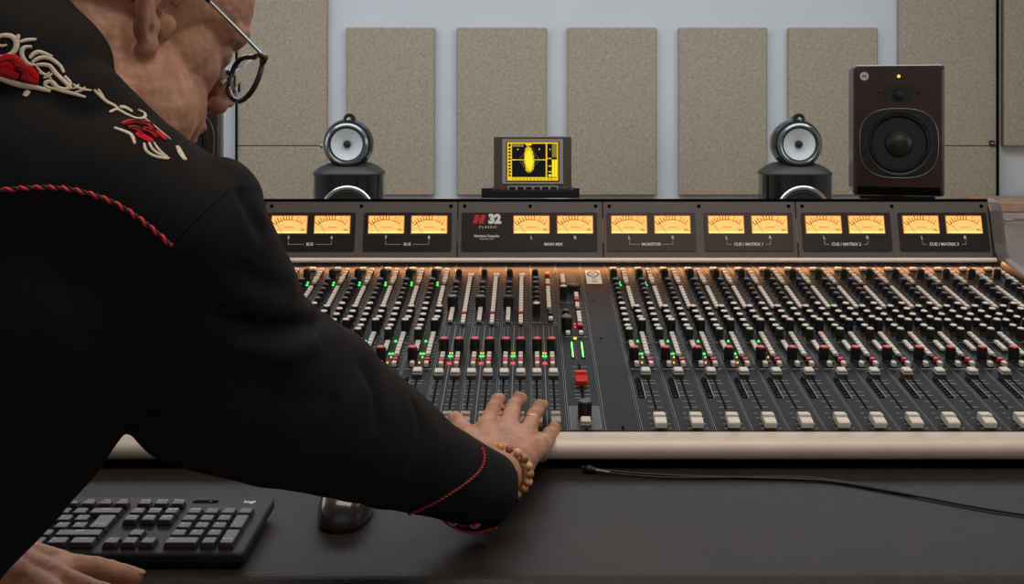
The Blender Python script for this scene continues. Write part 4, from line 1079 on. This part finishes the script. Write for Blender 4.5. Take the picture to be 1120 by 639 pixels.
rope('piping', [(527, 491), (529.5, 501), (525, 514), (511, 527), (490, 541), (470, 552), (452, 560), (438, 565)], .0011, .004)
rope('piping', [(438, 565), (455, 566.5), (470, 568), (484, 570), (497, 573), (512, 575)], .0010, .004)
# hanging cuff flap with snaps
cf = MB(); fl = [(470, 560), (484, 568), (497, 577), (510, 582), (525, 582), (543, 577), (546, 568), (520, 563), (495, 561)]
h0 = at(515, 560, 1.198)
cf.loft([[tuple(at(x, y, 1.080+dd+(y-545)*.0009)) for x, y in fl] for dd in (0, .003)], M_shirt); cuff = cf.build('cuff', man)
pc = MB(); pc.tube([at(x, y, 1.0785+(y-545)*.0009) for x, y in [(p.x, p.y) for p in spline([(484, 569, 0), (497, 577.5, 0), (510, 582.3, 0), (525, 582.3, 0), (543, 577.5, 0)], 6)]], .0013, M_cord_r, n=8); pc.build('cuff_piping', man)
for x, y in ((519, 572), (496, 569)):
    sn = MB(T(*at(x, y, 1.0770+(y-545)*.0009)) @ RX(PI/2)); sn.lathe([(.0062, -.002), (.0062, .001), (.0048, .0025)], M_silver, n=20); sn.lathe([(.0045, .002), (.003, .0035), (0, .004)], M_redcap, n=18); sn.build('snap_button', man)
# armhole seam
for pts in ([(250, 208), (218, 236), (189, 266), (158, 303), (127, 342)],):
    hs = strand_path(pts, 10); MB().tube([h[0]+h[1]*.0001 for h in hs], .0008, M_shirt, n=6).build('armhole_seam', man)

# trousers and shoes
tr = MB()
tr.cone(Vector((-.57, .70, .83)), Vector((-.65, .70, .83)), .125, .125, M_jeans)
for s_ in (1, -1):
    h_, k_, a_ = LEG[s_]; tr.cone(h_, k_, .098, .072, M_jeans); tr.cone(k_, a_+Vector((0, 0, .03)), .072, .062, M_jeans)
solid('trousers', tr, .009, man, M_jeans, smooth=4, disp=lambda c, n_: .004*noise.noise(c*18))
for s_ in (1, -1):
    a_ = LEG[s_][2]; b_ = MB()
    b_.ell((a_.x, a_.y+.06, .045), (.046, .14, .042), M_black); b_.box(a_.x-.042, a_.x+.042, a_.y-.07, a_.y+.19, 0, .02, M_black, ch=.008); b_.cone(a_, a_+Vector((0, 0, .06)), .045, .048, M_black); b_.build('shoe', man)

# spectacles
GM = HEADM @ T(.112, 0, .004) @ RY(math.radians(-4))
sp = MB()
def rimpts(s_, g=1.0): return [Vector((0, s_*.0355+.0265*g*math.copysign(abs(math.cos(a))**.75, math.cos(a)), .0205*g*math.copysign(abs(math.sin(a))**.75, math.sin(a))+.004*abs(math.cos(a)))) for a in [2*PI*k/32 for k in range(32)]]
lens = []
for s_ in (-1, 1):
    rp = [GM @ Vector((-.20*max(0, abs(p.y)-.035), p.y, p.z)) for p in rimpts(s_)]
    sp.tube(rp, .0024, M_tort, n=10, closed=True)
    ip = [Vector((-.20*max(0, abs(p.y)-.035), p.y, p.z)) for p in rimpts(s_, .97)]
    l_ = MB(GM); l_.loft([[tuple(p+Vector((d_, 0, 0))) for p in (ip if s_ > 0 else ip)] for d_ in (-.0006, .0006)], M_lens); lens.append(l_)
    sp.tube([GM @ Vector(p) for p in ((-.006, s_*.062, .012), (-.010, s_*.069, .014), (-.016, s_*.071, .014))], [.0032, .0036, .0026], M_tort, n=10)
sp.tube([GM @ Vector(p) for p in ((.000, -.010, .007), (.004, 0, .010), (.000, .010, .007))], .0026, M_tort, n=10)
gl = sp.build('eyeglasses', man)
for l_ in lens: l_.build('lens', gl)
for s_ in (-1, 1):
    t_ = MB(); inv = HEADM.inverted(); h0 = inv @ (GM @ Vector((-.013, s_*.071, .014)))
    pts = [h0, h0.lerp(Vector((.03, s_*.083, .031)), .55), Vector((.03, s_*.082, .031)), Vector((.002, s_*.0835, .036)), Vector((-.020, s_*.084, .022)), Vector((-.030, s_*.083, .000))]
    t_.tube([HEADM @ p for p in pts[:3]], .0014, M_silver, n=8); t_.tube([HEADM @ p for p in pts[2:]], [.0018, .0024, .0026, .0024], M_tort, n=8); t_.build('temple', gl)
    MB().tube([GM @ Vector((-.006, s_*.010, -.002)), GM @ Vector((-.010, s_*.013, -.007))], .0028, M_silver, n=8).build('nose_pad', gl)

# ring and bead bracelet
ra, rb2 = mcp[2], W(583, 457, 1.385); c_ = ra.lerp(rb2, .62); d_ = (rb2-ra).normalized(); e1 = d_.cross(Vector((0, 0, 1))).normalized(); e2 = e1.cross(d_)
MB().tube([c_+(e1*math.cos(2*PI*k/28)+e2*math.sin(2*PI*k/28))*.0108 for k in range(28)], .0006, M_gold, n=8, closed=True).build('ring', man)
bc = W(547, 517, 1.200); bd = (W(568, 478, 1.33)-WR_R).normalized(); f1 = bd.cross(Vector((0, 0, 1))).normalized(); f2 = f1.cross(bd)
beadm = [mat('amber_bead', (.42, .17, .03), .3, coat=.4, noise_scale=120, noise_amt=.4), mat('honey_bead', (.55, .33, .13), .3, coat=.4, noise_scale=120, noise_amt=.3), mat('brown_bead', (.25, .08, .02), .3, coat=.4, noise_scale=120, noise_amt=.4)]
bm_ = MB(); NB = 20
for k in range(NB):
    a = 2*PI*k/NB; p = bc+f1*math.cos(a)*.033+f2*math.sin(a)*.0275
    bm_.ell(tuple(p), .0048, beadm[(k*7+k//3) % 3], nu=14, nv=10)
bm_.build('bracelet', man)
